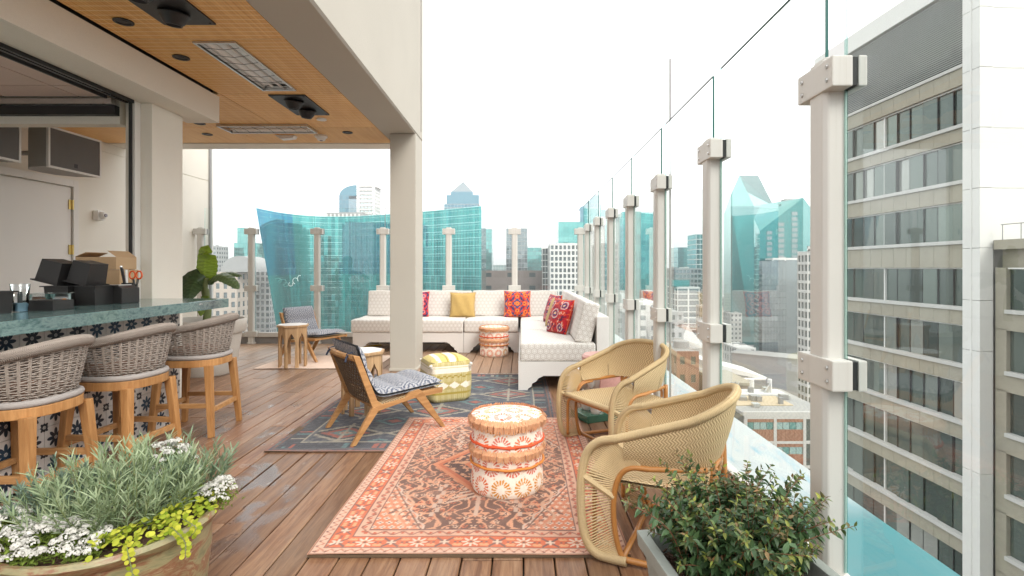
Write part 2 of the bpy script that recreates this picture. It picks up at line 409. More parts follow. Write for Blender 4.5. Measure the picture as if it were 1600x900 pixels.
for k in range(len(rows) - 1):
    y0, y1 = rows[k], rows[k + 1]
    if k == len(rows) - 2: xs = [-5.65, -4.5, -3.53, -2.55, -1.756]
    elif y1 > 5.2: xs = [-5.65, -4.3, -2.95, -1.756]
    else: xs = [-2.96, -1.756]
    for x0, x1 in zip(xs[:-1], xs[1:]):
        b = MB(); b.box(x0 + .003, x1 - .003, y0 + .004, y1 - .004, CZ + .004, CZ + .03)
        if abs(y0 - 3.90) < .01 and x0 > -3: # heater cut-out
            b = MB(); X0, X1, Y0, Y1 = -2.472, -2.148, 3.94, 5.01
            for bb in ((x0 + .003, X0, y0 + .004, y1 - .004), (X1, x1 - .003, y0 + .004, y1 - .004), (X0, X1, y0 + .004, Y0), (X0, X1, Y1, y1 - .004)): b.box(*bb, CZ + .004, CZ + .03)
        cpart(b, 'ceiling_panel', 'ceiling_wood')
b = MB(); b.box(-1.662, -1.334, 6.62, 7.085, 0, CZ - .002); b.box(-1.675, -1.32, 6.607, 7.1, 0, .035); b.v = [(p[0] + 1.5, p[1] - 6.85, p[2]) for p in b.v]
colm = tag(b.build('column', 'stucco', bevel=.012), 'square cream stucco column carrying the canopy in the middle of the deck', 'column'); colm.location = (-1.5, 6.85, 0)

def heater(name, loc, rz, label):
    h = empty(name, loc, rz, label, 'heater', 'ceiling heaters')
    L, W = 1.07, .324
    b = MB()
    for a in ((-L/2, L/2, -W/2, -W/2 + .02), (-L/2, L/2, W/2 - .02, W/2), (-L/2, -L/2 + .02, -W/2 + .02, W/2 - .02), (L/2 - .02, L/2, -W/2 + .02, W/2 - .02)): b.box(*a, -.012, .03)
    b.build('frame', 'steel', h)
    b = MB(); pr = [(-.13, -.004), (-.12, .03), (-.06, .042), (0, .046), (.06, .042), (.12, .03), (.13, -.004)]
    for (a, za), (c, zc) in zip(pr[:-1], pr[1:]): b.add([(-L/2 + .03, a, za), (L/2 - .03, a, za), (L/2 - .03, c, zc), (-L/2 + .03, c, zc)], [(0, 1, 2, 3)])
    b.build('reflector', 'reflector', h, smooth='all')
    for s in (-.04, .04):
        b = MB(); b.tube([(-L/2 + .06, s, .012), (L/2 - .06, s, .012)], .011, 8); b.build('element', 'plastic_white', h, smooth=True)
    b = MB()
    for k in range(7):
        xx = -L/2 + .1 + k * .145; b.tube([(xx, -.14, -.006), (xx + .03, 0, -.01), (xx, .14, -.006)], .0020, 4)
    for s in (-.09, .09): b.tube([(-L/2 + .02, s, -.008), (L/2 - .02, s, -.008)], .0014, 4)
    b.build('guard', 'dark_metal', h); return h
heater('ceiling_heater', (-2.31, 4.475, CZ + .002), pi / 2, 'long chrome radiant heater recessed lengthwise in the nearer ceiling panel')
heater('ceiling_heater', (-3.07, 6.36, CZ - .016), 0, 'chrome radiant heater set crosswise at the far end of the ceiling')
def spots(loc, label, L=.66, ys=(-.16, .16)):
    h = empty('twin_spotlight', loc, 0, label, 'spotlight', 'ceiling spotlights')
    b = MB(); b.box(-.18, .18, -L/2, L/2, -.012, .002); b.build('plate', 'black_metal', h, bevel=.003)
    for yy in ys:
        b = MB(); b.lathe([(.105, 0), (.11, -.015), (.098, -.03), (.09, -.06), (.075, -.10), (.062, -.115), (.06, -.13), (.05, -.13), (.045, -.09), (.01, -.085)], 24, cap=False)
        o = b.build('lamp_head', 'black_metal', h, smooth=True, loc=(0, yy, -.013)); o.rotation_euler = (.1, .1, 0); o.scale = (.86, .86, .60)
    for sx in (-.155, .155):
        for sy in (-L/2 + .03, L/2 - .03):
            b = MB(); b.lathe([(.007, 0), (.006, -.004)], 8); b.build('screw', 'rubber', h, loc=(sx, sy, -.0125))
    return h
spots((-2.305, 3.32, CZ + .002), 'black twin spotlight plate at the near end of the timber ceiling')
spots((-2.305, 5.475, CZ + .002), 'black twin spotlight plate beyond the long heater')
for (xx, yy, lab) in ((193, 34, 'round black recessed downlight beside the nearest spotlight plate'), (283, 90, 'round black recessed downlight left of the long heater'),
                      (324, 210, 'small dark downlight left of the crosswise heater'), (543, 207, 'small dark downlight near the right beam at the ceiling end'), (312, 193, 'small dark downlight just past the soffit end')):
    d = F * (CZ - H) / (CY - yy); X = (xx - CX) / F * d
    h = empty('downlight', (X, d, CZ + .002), 0, lab, 'downlight', 'recessed downlights')
    b = MB(); b.lathe([(.062, 0), (.062, -.006), (.048, -.006), (.044, .0), (.0, .0)], 20, cap=False); b.build('trim_ring', 'black_metal', h, smooth=True)
    b = MB(); b.lathe([(.022, 0), (.022, -.003)], 12); b.build('lamp', 'dark_metal', h)
h = empty('smoke_detector', (-2.57, 6.73, CZ), 0, 'round white smoke detector on the ceiling near its far edge', 'detector')
b = MB(); b.lathe([(.075, .004), (.078, -.02), (.06, -.035), (.045, -.06), (0, -.062)], 20, cap=False); b.build('housing', 'plastic_white', h, smooth=True)
b = MB(); b.lathe([(.02, -.06), (.018, -.07), (0, -.07)], 10); b.build('sensor', 'amber_glass', h)
o = tag(MB().prism([(-.13, .0), (.13, 0), (.11, -.035), (-.05, -.05)], -.05, .05, 'y').build('wireless_box', 'plastic_white', bevel=.008), 'white wedge shaped wireless box on the ceiling beside the smoke detector', 'wireless box'); o.location = (-3.03, 6.75, CZ)
h = MB(); h.lathe([(.055, .003), (.055, -.012), (.03, -.018), (0, -.018)], 16, cap=False); o = tag(h.build('sprinkler_cover', 'plastic_white', smooth=True), 'flat white sprinkler cover disc right of the far spotlight plate', 'sprinkler'); o.location = (-2.28, 5.98, CZ)

# ------------------------------------------------------------------ bar pavilion: soffit, pillar, tracks, inner ceiling
bar_r = empty('bar_pavilion', (-3.3, 4.5, 0), label='cream bar surround with soffit, corner pillar and black window tracks', cat='bar')
def bpart(b, name, m_, **k):
    b.v = [(p[0] + 3.3, p[1] - 4.5, p[2]) for p in b.v]; return b.build(name, m_, bar_r, **k)
b = MB(); b.box(-3.29, -2.97, 1.5, 5.16, 2.726, 2.985); bpart(b, 'soffit', 'stucco_shade_lift', bevel=.006)
b = MB(); b.box(-3.2, -3.02, 1.5, 5.13, 2.985, 3.05); bpart(b, 'shadow_gap', 'dark_metal')
b = MB(); b.box(-3.42, -3.19, 4.53, 4.94, 0, 2.724); bpart(b, 'pillar', 'stucco_shade_lift', bevel=.006)
b = MB(); b.box(-3.335, -3.285, 4.459, 4.527, 1.037, 2.724); bpart(b, 'frame_post', 'white_paint')
b = MB(); b.box(-3.325, -3.305, 4.44, 4.457, 1.037, 2.724); bpart(b, 'window_jamb', 'black_metal')
b = MB(); b.box(-3.315, -3.292, 1.5, 4.46, 2.70, 2.74).box(-3.36, -3.335, 1.5, 4.45, 2.70, 2.74).box(-3.41, -3.395, 1.5, 4.3, 2.69, 2.72); bpart(b, 'window_track', 'black_metal')
b = MB(); b.box(-3.395, -3.36, 1.5, 4.45, 2.715, 2.74); bpart(b, 'track_filler', 'white_paint')
b = MB(); b.box(-5.64, -3.44, 4.44, 4.49, 2.60, 2.68); bpart(b, 'cross_track', 'black_metal')
b = MB(); b.box(-5.64, -3.44, 4.40, 4.44, 2.68, 2.725); bpart(b, 'cross_rail', 'steel')
b = MB(); b.box(-5.64, -3.44, 4.492, 4.60, 2.535, 3.0); bpart(b, 'cross_beam', 'stucco_shade_lift')
xs = [-3.42, -3.70, -4.33, -4.96, -5.64]; ys = [4.395, 4.13, 2.93, 1.73, 1.5]
for i in range(4):
    for j in range(4):
        b = MB(); b.box(xs[i + 1] + .008, xs[i] - .008, ys[j + 1] + .008, ys[j] - .008, 2.735, 2.76); bpart(b, 'ceiling_panel', 'interior_panel')
b = MB(); b.box(-5.64, -3.29, 1.5, 4.49, 2.765, 2.79); bpart(b, 'ceiling_grid', 'black_metal')
# loudspeakers
def loudspeaker(y0, y1, z0, z1, label):
    h = empty('loudspeaker', (-4.83, (y0 + y1) / 2, z0), 0, label, 'loudspeaker', 'loudspeakers behind the bar'); L = (y1 - y0) / 2; hh = z1 - z0
    b = MB(); prof = [(0, -L), (-.02, -L), (-.22, -L * .86), (-.34, -L * .5), (-.36, 0), (-.34, L * .5), (-.22, L * .86), (-.02, L), (0, L)]
    b.prism(prof, .005, hh - .005, 'z'); b.build('cabinet', 'speaker_shell', h, smooth=True)
    b = MB(); b.box(.002, .02, -L + .02, L - .02, .02, hh - .02); b.build('grille', 'grille', h)
    b = MB()
    for a in ((-L, L, 0, .02), (-L, L, hh - .02, hh), (-L, -L + .02, .02, hh - .02), (L - .02, L, .02, hh - .02)): b.box(.001, .026, *a)
    b.build('trim', 'plastic_white', h)
    b = MB(); b.box(.0205, .023, -.02, .02, .05, .09); b.build('badge', 'black_metal', h)
    b = MB(); b.tube([(-.3, 0, hh * .5), (-.80, 0, hh * .5)], .025, 10).box(-.815, -.79, -.08, .08, hh * .3, hh * .7).tube([(-.3, -.1, hh * .5), (-.3, .1, hh * .5)], .03, 10); b.build('bracket', 'speaker_shell', h)
loudspeaker(5.33, 6.0, 2.33, 2.755, 'grey loudspeaker with white trim hung above the white door')
loudspeaker(4.40, 5.04, 2.31, 2.68, 'grey loudspeaker partly cut off at the left picture edge')

# ------------------------------------------------------------------ glass railings
def clamp_mesh(parent, z, n='clamp'):
    b = MB(); hh = .098
    b.box(-.105, .105, -.048, .018, z - hh / 2, z + hh / 2)
    c = b.build(n, 'post_paint', parent, bevel=.005)
    g = MB(); g.box(-.1, .1, .018, .036, z - hh / 2 + .004, z + hh / 2 - .004); g.build('gasket', 'rubber', c)
    g = MB(); g.box(-.105, .105, .036, .064, z - hh / 2, z + hh / 2); g.build('cover_plate', 'post_paint', c, bevel=.005)
    for dz in (-.022, .022):
        for sx in (-.075, .075):
            g = MB(); g.lathe([(.007, 0), (.006, .004), (.0035, .004), (.003, .002), (0, .002)], 10, cap=False)
            s = g.build('bolt', 'steel', c, loc=(sx, -.049, z + dz)); s.rotation_euler = (pi / 2, 0, 0)
    return c
def post_proto(parent):
    """post local frame: glass lies on +y, run along x"""
    e = bpy.data.objects.new('post', None); COL.objects.link(e); e.parent = parent
    b = MB(); w = .05; v = .042; c = .014
    poly = [(-w, -v + c), (-w + c, -v), (w - c, -v), (w, -v + c), (w, v - c), (w - c, v), (-w + c, v), (-w, v - c)]
    b.prism(poly, 0, 1.99, 'z'); b.prism([(u * 1.3, q * 1.3) for u, q in poly], 0, .025, 'z'); b.prism([(u * .8, q * .8) for u, q in poly], 1.99, 2.0, 'z')
    b.build('shaft', 'post_paint', e, bevel=.003, seg=1)
    for z in (.17, .955, 1.93): clamp_mesh(e, z)
    return e
def glass_pane(parent, x0, x1, z0, z1, y=.027, th=.0115):
    e = MB(); t = th / 2
    e.box(x0 + .001, x1 - .001, y - t, y + t, z0, z1)
    b = MB(); b.add([(x0, y, z0), (x1, y, z0), (x1, y, z1), (x0, y, z1)], [(0, 1, 2, 3)])
    o = b.build('glass_pane', 'rail_glass', parent, fix=False)
    for q, m_ in (((x0, x0 + .0008, z0, z1), 'edge_pale'), ((x1 - .0008, x1, z0, z1), 'glass_edge'), ((x0 + .001, x1 - .001, z1 - .0008, z1), 'glass_edge')):  # one side edge gets a paler copy, toned as seen through the pane
        MB().box(q[0], q[1], y - t, y + t, q[2], q[3]).build('polished_edge', m_, o)
    return o
# side railing: run along +Y of the scene; local x -> -Y?  use rotation so that local +y (glass side) faces +X
side = empty('glass_railing', (1.037, 1.775, 0), -pi / 2, 'tall clear glass railing with white posts along the right edge of the terrace', 'railing')
SP = 1.08
pp = post_proto(side)
posts_s = [pp]
for k in range(-1, 7):
    if k == 0: continue
    c = copy_tree(pp, side); c.location = (-k * SP, 0, 0)
for k in range(-2, 7):
    x1 = -k * SP - .054; x0 = -(k + 1) * SP + .054
    if k == 6: x0 = x1 - .68
    glass_pane(side, x0, x1, .30, 2.365)
b = MB(); b.box(-7.35, 3, -.0, .05, .0, .285); b.build('base_rail', 'post_paint', side, bevel=.006)
for kx in (-2.31, -7.35):
    b = MB(); b.tube([(kx, .12, .16), (kx, .12, 2.93)], .008, 6); b.build('rod', 'grey_metal', side)
back = empty('glass_railing', (-.12, 9.03, 0), 0, 'clear glass railing with white posts across the far end behind the sofa', 'railing')
pb = post_proto(back); sp = 1.132
for k in (-4, -3, -2, -1, 1): c = copy_tree(pb, back); c.location = (k * sp, 0, 0)
c = copy_tree(pb, back); c.location = (-5.40, 0, 0)
for k in range(-4, 1): glass_pane(back, k * sp + .054, (k + 1) * sp - .054, .2, 2.335)
glass_pane(back, -5.40 + .054, -4 * sp - .054, .2, 2.335)
b = MB(); b.box(-5.5, 1.2, .05, .15, -.03, .115); b.build('kerb', 'kerb_grey', back)
b = MB(); b.box(-5.5, 1.2, .0, .06, .116, .195); b.build('base_rail', 'post_paint', back, bevel=.005)
b = MB(); b.tube([(-2.28, .2, .1), (-2.28, .2, 2.9)], .008, 6); b.build('rod', 'grey_metal', back)
# ================================================================== furniture
wood('teak', (.33, .155, .052), (.49, .26, .10), 2, 1.0, .48)
wood('teak_side', (.33, .165, .062), (.48, .265, .108), 0, 1.0, .5)
wood('oak_light', (.36, .22, .11), (.50, .33, .18), 2, 1.0, .55)
mat('rope_taupe', (.35, .30, .26), .85, .14, 18, bmp=.5, bs=500, fine=.14, fs=300)
mat('rope_grey', (.36, .33, .31), .9, .12, 18, bmp=.5, bs=400, fine=.12, fs=250)
mat('rust_cushion', (.33, .16, .10), .9, .12, 8, fine=.1)
mat('seagrass', (.60, .45, .25), .8, .12, 10, bmp=.3, bs=300, fine=.15, fs=220)
mat('rattan', (.46, .20, .055), .35, .16, 14, spec=.5, fine=.08)
mat('cord_brown', (.13, .085, .05), .85, .2, 12)
mat('marble_white', (.70, .66, .62), .3, .06, 4)
mat('fringe_orange', (.74, .40, .22), .9, .35, 25, fine=.2)
mat('cord_red', (.72, .10, .03), .7, .1)
mat('cord_orange', (.66, .24, .05), .7, .1)
mat('tassel_white', (.72, .69, .62), .9, .08)
mat('mustard', (.50, .335, .11), .9, .10, 20, bmp=.35, bs=350, fine=.12, fs=300, sheen=.2)
mat('navy_tape', (.03, .04, .07), .9, .2)
# ---- woven herringbone seagrass sheet
mt, p = new_mat('seagrass_weave'); u = coord('UV'); x, y, z = xyz(u)
hb = msin((x + mabs(mmod(y, .038) - .019) * 1.0) * 330.0); st = msin(y * 640.0)
n_ = noise(u, 260, 2); hgt = hb * .5 + .5
setp(p, color=scale_col(mix(hgt, (.40, .275, .135), (.68, .515, .30)), n_ * .5 + .75), rough=.75, spec=.3, normal=bump(hgt + n_ * .5, .6, .004))
# ---- hexagon upholstery
mt, p = new_mat('hexagon_fabric'); u = coord('UV'); x, y, z = xyz(u)
s_ = .062; x = x / s_; y = y / s_; R3 = 1.7320508
ax = mmod(x, 1.0) - .5; ay = mmod(y, R3) - R3 / 2; bx = mmod(x - .5, 1.0) - .5; by = mmod(y - R3 / 2, R3) - R3 / 2
da = mmax(mabs(ax), mabs(ax) * .5 + mabs(ay) * .8660254); db = mmax(mabs(bx), mabs(bx) * .5 + mabs(by) * .8660254)
d_ = mmin(da, db)
ln = mmax(sstep(d_, .425, .44) * (1.0 - sstep(d_, .475, .49)) * 0.0 + sstep(d_, .40, .42), sstep(d_, .20, .22) * (1.0 - sstep(d_, .29, .31)))
ln = ln * (1.0 - sstep(d_, .475, .49) * .0)
n_ = noise(u, 700, 2)
setp(p, color=scale_col(mix(ln, (.75, .73, .695), (.57, .53, .485)), n_ * .2 + .9), rough=.9, spec=.2, sheen=.1, normal=bump(n_ + ln * .5, .25, .002))
# ---- blue and white woven cushion print
mt, p = new_mat('navy_print'); u = coord('UV'); x, y, z = xyz(u)
cx = mmod(x, .11) - .055; cy_ = mmod(y, .14) - .07
dm = mabs(cx) / .055 + mabs(cy_) / .07
rings = msin(dm * 11.0); zig = msin((y + mabs(mmod(x, .03) - .015) * 1.0) * 330.0)
nn = noise(mapping(u, (300, 90, 1)), 1, 2)
nn2 = noise(u, 190, 3, .7); nn3 = noise(mapping(u, (60, 160, 1)), 1.0, 3, .7); pat = sstep(rings * .38 + (nn2 - .5) * 3.0 + (nn3 - .5) * 3.0 + .05, -.25, .35)
setp(p, color=scale_col(mix(pat, (.10, .115, .16), (.43, .43, .44)), noise(u, 60, 3) * .4 + .8), rough=.92, spec=.15, sheen=.15, normal=bump(nn, .3, .004))
# ---- black, blue and white cement tile: eight-petal flowers
mt, p = new_mat('star_tile'); u = coord('Generated'); gx, gy, gz = xyz(u); y = gy - .5; z = gz - .5
def petals(a, b, r0, r1, wd):
    """four petals along the axes of (a, b)"""
    t = None
    for (pa, pb) in ((a, b), (b, a)):
        q = (mabs(pa) - (r0 + r1) / 2) / ((r1 - r0) / 2); e = m('SQRT', mmax(1.0 - q * q, 0.0)) * wd
        k = sstep(e - mabs(pb), -.004, .008); t = k if t is None else mmax(t, k)
    return t
yd = (y + z) * .70711; zd = (z - y) * .70711
pt = mmax(petals(y, z, .06, .39, .075), petals(yd, zd, .06, .37, .070))
ya = .5 - mabs(y); za = .5 - mabs(z); yda = (ya + za) * .70711; zda = (za - ya) * .70711
pt2 = mmax(petals(ya, za, .05, .16, .05), petals(yda, zda, .05, .20, .055))
r_ = m('SQRT', y * y + z * z); ctr = sstep(.055 - r_, 0, .01)
n_ = noise(world_pos(), 30, 4); rr = obj_random()
col = mix(pt, (.68, .66, .63), mix(sstep(rr, .25, .75), (.016, .058, .105), (.014, .024, .040))); col = mix(pt2, col, (.022, .028, .038)); col = mix(ctr, col, (.30, .31, .32))
setp(p, color=scale_col(col, n_ * .3 + .85), rough=.35, spec=.4)

def uv_grid(o, nu, nv, su, sv, offs=(0, 0)):
    """uv in metres for a regular grid made with grid_faces(nu, nv)"""
    me = o.data; uv = me.uv_layers.new(name='UVMap'); li = np.zeros(len(me.loops), np.int32); me.loops.foreach_get('vertex_index', li)
    a = np.stack([(li % nu) / (nu - 1) * su + offs[0], ((li // nu) % nv) / (nv - 1) * sv + offs[1]], -1); uv.data.foreach_set('uv', a.astype(np.float32).ravel())
def soft_box(name, w, d, h, mat_, parent, loc, crown=.012, r=.022, n=12, rx=0, ry=0, rz=0, off=None):
    """upholstered block: rounded edges and a slight crown; centre of the base at loc"""
    bm = bmesh.new(); bmesh.ops.create_cube(bm, size=1.0)
    bmesh.ops.scale(bm, vec=(w, d, h), verts=bm.verts); bmesh.ops.bevel(bm, geom=list(bm.edges), offset=r, segments=3, profile=.6, affect='EDGES')
    bmesh.ops.subdivide_edges(bm, edges=[e for e in bm.edges if e.calc_length() > .15], cuts=n, use_grid_fill=True)
    for v in bm.verts:
        q = (1 - (2 * v.co.x / w) ** 2) * (1 - (2 * v.co.y / d) ** 2) * (1 - (2 * v.co.z / h) ** 2 * 0)
        v.co.z += crown * max(q, 0) * (1 if v.co.z > 0 else -.3)
        v.co.z += h / 2
        v.co += Vector((0, 0, 0.003 * sin(v.co.x * 17 + v.co.y * 11)))
    me = bpy.data.meshes.new(name); bm.to_mesh(me); bm.free(); me.materials.append(MATS[mat_]); me.shade_smooth(); me.set_sharp_from_angle(angle=radians(60))
    o = link(name, me, parent, loc); o.rotation_euler = (rx, ry, rz); box_uv(o); return o
def pillow_mesh(name, w, h, t, mat_, parent=None, n=40, colors=None, pinch=.12):
    """square scatter cushion in the xz plane, thickness along y; corners pulled out"""
    u = np.linspace(-1, 1, n); U, V = np.meshgrid(u, u)
    k = np.clip((1 - U ** 2) * (1 - V ** 2), 0, 1) ** .42
    ex = 1 - pinch * (1 - V ** 2) * np.abs(U) ** 3 * 0 - pinch * .6 * (1 - np.abs(V) ** 1.5) * (np.abs(U) ** 4)
    ez = 1 - pinch * .6 * (1 - np.abs(U) ** 1.5) * (np.abs(V) ** 4)
    X = U * w / 2 * ex; Z = V * h / 2 * ez
    wr = .006 * np.sin(U * 7 + V * 3) * k
    a = np.stack([X, -k * t / 2 + wr, Z], -1).reshape(-1, 3); b = np.stack([X, k * t / 2 + wr, Z], -1).reshape(-1, 3)
    f = grid_faces(n, n); fs = np.concatenate([f, f[:, ::-1] + n * n])
    cl = None
    if colors is not None:
        cc = colors(U.ravel(), V.ravel()); cl = np.concatenate([cc, cc])
    o = npmesh(name, np.concatenate([a, b]), fs, mat_, parent, cl, smooth=True)
    return o
def lin(*c): return np.array([((v / 255.0) / 12.92 if v / 255.0 <= .04045 else ((v / 255.0 + .055) / 1.055) ** 2.4) for v in c], np.float32)
attr_mat('printed_fabric'); attr_mat('rug_pile', .95, 600, .5, .1, .14)

# ------------------------------------------------------------------ rugs
def hsh(a, b): 
    v = np.sin(a * 127.1 + b * 311.7) * 43758.5453; return v - np.floor(v)
def vnoise(x, y):
    xi = np.floor(x); yi = np.floor(y); fx = x - xi; fy = y - yi; fx = fx * fx * (3 - 2 * fx); fy = fy * fy * (3 - 2 * fy)
    return (hsh(xi, yi) * (1 - fx) + hsh(xi + 1, yi) * fx) * (1 - fy) + (hsh(xi, yi + 1) * (1 - fx) + hsh(xi + 1, yi + 1) * fx) * fy
def fbm(x, y, o=3):
    t = 0; a = .5
    for i in range(o): t = t + a * vnoise(x, y); x = x * 2.03 + 5; y = y * 2.03 + 9; a *= .5
    return t
def rosette(x, y, r, k, w=.35, ph=0):
    rr = np.hypot(x, y) / r; th = np.arctan2(y, x); return rr < (1 - w + w * np.cos(k * th + ph))
def orange_rug(X, Y, W, L):
    """X, Y measured from the centre, metres"""
    o = lin(226, 96, 48); peach = lin(232, 165, 128); dark = lin(88, 62, 58); cream = lin(226, 205, 186); brown = lin(120, 78, 62); rust = lin(205, 84, 44); blue = lin(120, 130, 150)
    C = np.tile(peach, X.shape + (1,)); ax = np.abs(X); ay = np.abs(Y)
    e = np.minimum(W / 2 - ax, L / 2 - ay)           # distance from the edge
    along = np.where(W / 2 - ax < L / 2 - ay, Y, X)
    def put(mask, c): C[mask] = c
    sx = ax; 
    # field: dark centre with peach vines mirrored in x
    fld = e > .225
    cell = .045; gx = sx / cell; gy = Y / cell
    row = np.floor(gy); ox = np.where(row % 2 == 0, 0, .5)
    lx = gx + ox - np.floor(gx + ox) - .5; ly = gy - row - .5
    rnd = hsh(np.floor(gx + ox), row); k = np.where(rnd < .33, 4, np.where(rnd < .66, 5, 6))
    vine = np.abs(np.sin(gx * 2.1 + 1.6 * np.sin(gy * 1.35)) + .55 * np.cos(gy * 2.4 - gx * .8)) < .27
    leaf = fbm(gx * 1.7 + 3, gy * 1.7) > .545
    put(fld, dark); put(fld & (vine | leaf), lin(222, 160, 125))
    fl = fld & rosette(lx, ly, .40, 5, .3, rnd * 6) & (rnd > .45)
    put(fl, np.where(hsh(np.floor(gx + ox) + 7, row)[..., None] > .5, lin(236, 196, 168), lin(214, 110, 70))[fl]); put(fl & (np.hypot(lx, ly) < .13), lin(70, 52, 56))
    # spandrels and hexagonal field outline
    hexf = (ax / (W / 2 - .29) * .62 + ay / (L / 2 - .28) * .55)
    sp = fld & (hexf > .93); put(sp, lin(222, 140, 104)); put(sp & (fbm(gx * 2.3, gy * 2.3 + 8) > .55), lin(120, 84, 76)); put(sp & rosette(lx, ly, .34, 4, .3), lin(238, 206, 182)); put(fld & (np.abs(hexf - .93 - .012 * np.sin(ay * 60)) < .009), lin(216, 190, 172))
    put(fld & (np.abs(hexf - .955) < .007), dark)
    # tree of life stems and stepped medallion in the middle
    for yy, dr in ((-L * .24, 1), (L * .24, -1)):
        v = (Y - yy) * dr
        put(fld & (np.abs(np.abs(X) - .22 - .012 * np.sign(np.sin(v * 60))) < .012) & (np.abs(v) < .20), lin(206, 178, 160)); put(fld & (np.abs(np.abs(X) - .38 - .03 * np.sin(v * 25)) < .008) & (np.abs(v) < .3), lin(216, 170, 140))
        put(fld & (ax < .011) & (np.abs(v) < .2), lin(210, 180, 160))
        for q in range(4): put(fld & (np.abs(v - .05 - q * .045 + ax * .55) < .010) & (ax < .17 - q * .025), lin(214, 186, 166))
    md = np.floor((ax * .85 + ay * .62) / .03) * .03
    put(fld & (md < .285), lin(222, 140, 98)); put(fld & (md < .265), lin(206, 110, 72)); put(fld & (md < .24), lin(58, 44, 50)); put(fld & (md < .24) & (fbm(gx * 2, gy * 2) > .5), lin(228, 168, 130))
    put(fld & (md < .12), lin(226, 124, 76)); put(fld & (md < .075), lin(210, 205, 205)); put(fld & (md < .045), lin(96, 70, 70))
    # corner steps
    cs = fld & (np.floor((W / 2 - .225 - ax) / .035) + np.floor((L / 2 - .225 - ay) / .035) < 5); put(cs, lin(224, 132, 92))
    put(cs & rosette(lx, ly, .42, 4, .35), lin(236, 214, 196)); put(cs & (np.hypot(lx, ly) < .12), dark)
    # inner guard stripes
    def stripe(a, b, c): 
        mk = (e > a) & (e <= b); put(mk, c); return mk
    mk = stripe(.158, .225, lin(226, 178, 152)); q = np.sin(along / .045 * pi); put(mk & (np.abs(e - .191 - .014 * q) < .006), lin(150, 90, 74)); put(mk & (np.hypot(along % .045 - .0225, e - .191) < .009), lin(196, 80, 50))
    stripe(.219, .225, lin(92, 66, 68)); stripe(.158, .163, lin(92, 66, 68))
    # main border with big flowers
    mk = stripe(.052, .158, lin(216, 98, 56))
    P = .124; la = (along / P + .5) % 1 - .5; kk = np.floor(along / P + .5); lb = (e - .105) / P
    big = mk & rosette(la, lb, .36, 8, .28) & (kk % 2 == 0); put(big, lin(238, 222, 200)); put(big & (np.hypot(la, lb) < .12), lin(206, 110, 70)); put(big & (np.hypot(la, lb) < .06), lin(70, 60, 66))
    cr = mk & (np.abs(np.abs(la) - np.abs(lb)) < .06) & (np.abs(la) < .32) & (kk % 2 != 0); put(cr, lin(92, 74, 78)); c2 = mk & rosette(la, lb, .2, 4, .3) & (kk % 2 != 0); put(c2, lin(232, 206, 184))
    sm = mk & (np.hypot(np.abs(la) - .42, np.abs(lb) - .2) < .09); put(sm, lin(234, 168, 120)); put(mk & (np.hypot(np.abs(la) - .42, lb) < .05), lin(100, 76, 78))
    stripe(.052, .057, lin(88, 64, 66)); stripe(.153, .158, lin(88, 64, 66))
    mk = stripe(.010, .052, lin(228, 188, 164)); q = (along / .045) % 1; put(mk & (np.abs((e - .031) / .032 - (np.abs(q - .5) * 2 - .5) * .9) < .16), lin(190, 112, 88)); put(mk & (np.hypot(q - .5, (e - .022) / .04) < .16), lin(126, 84, 78))
    stripe(0, .006, lin(120, 84, 72))
    wear = fbm(X * 7 + 30, Y * 7) - .45
    fade = (.22 + .5 * np.clip(fbm(X * 9 + 3, Y * 9) - .42, 0, 1))[..., None]
    return np.clip(C * (1 - fade) * (1 - .25 * wear[..., None]) + fade * lin(200, 156, 134), 0, 1) * np.float32(.84)
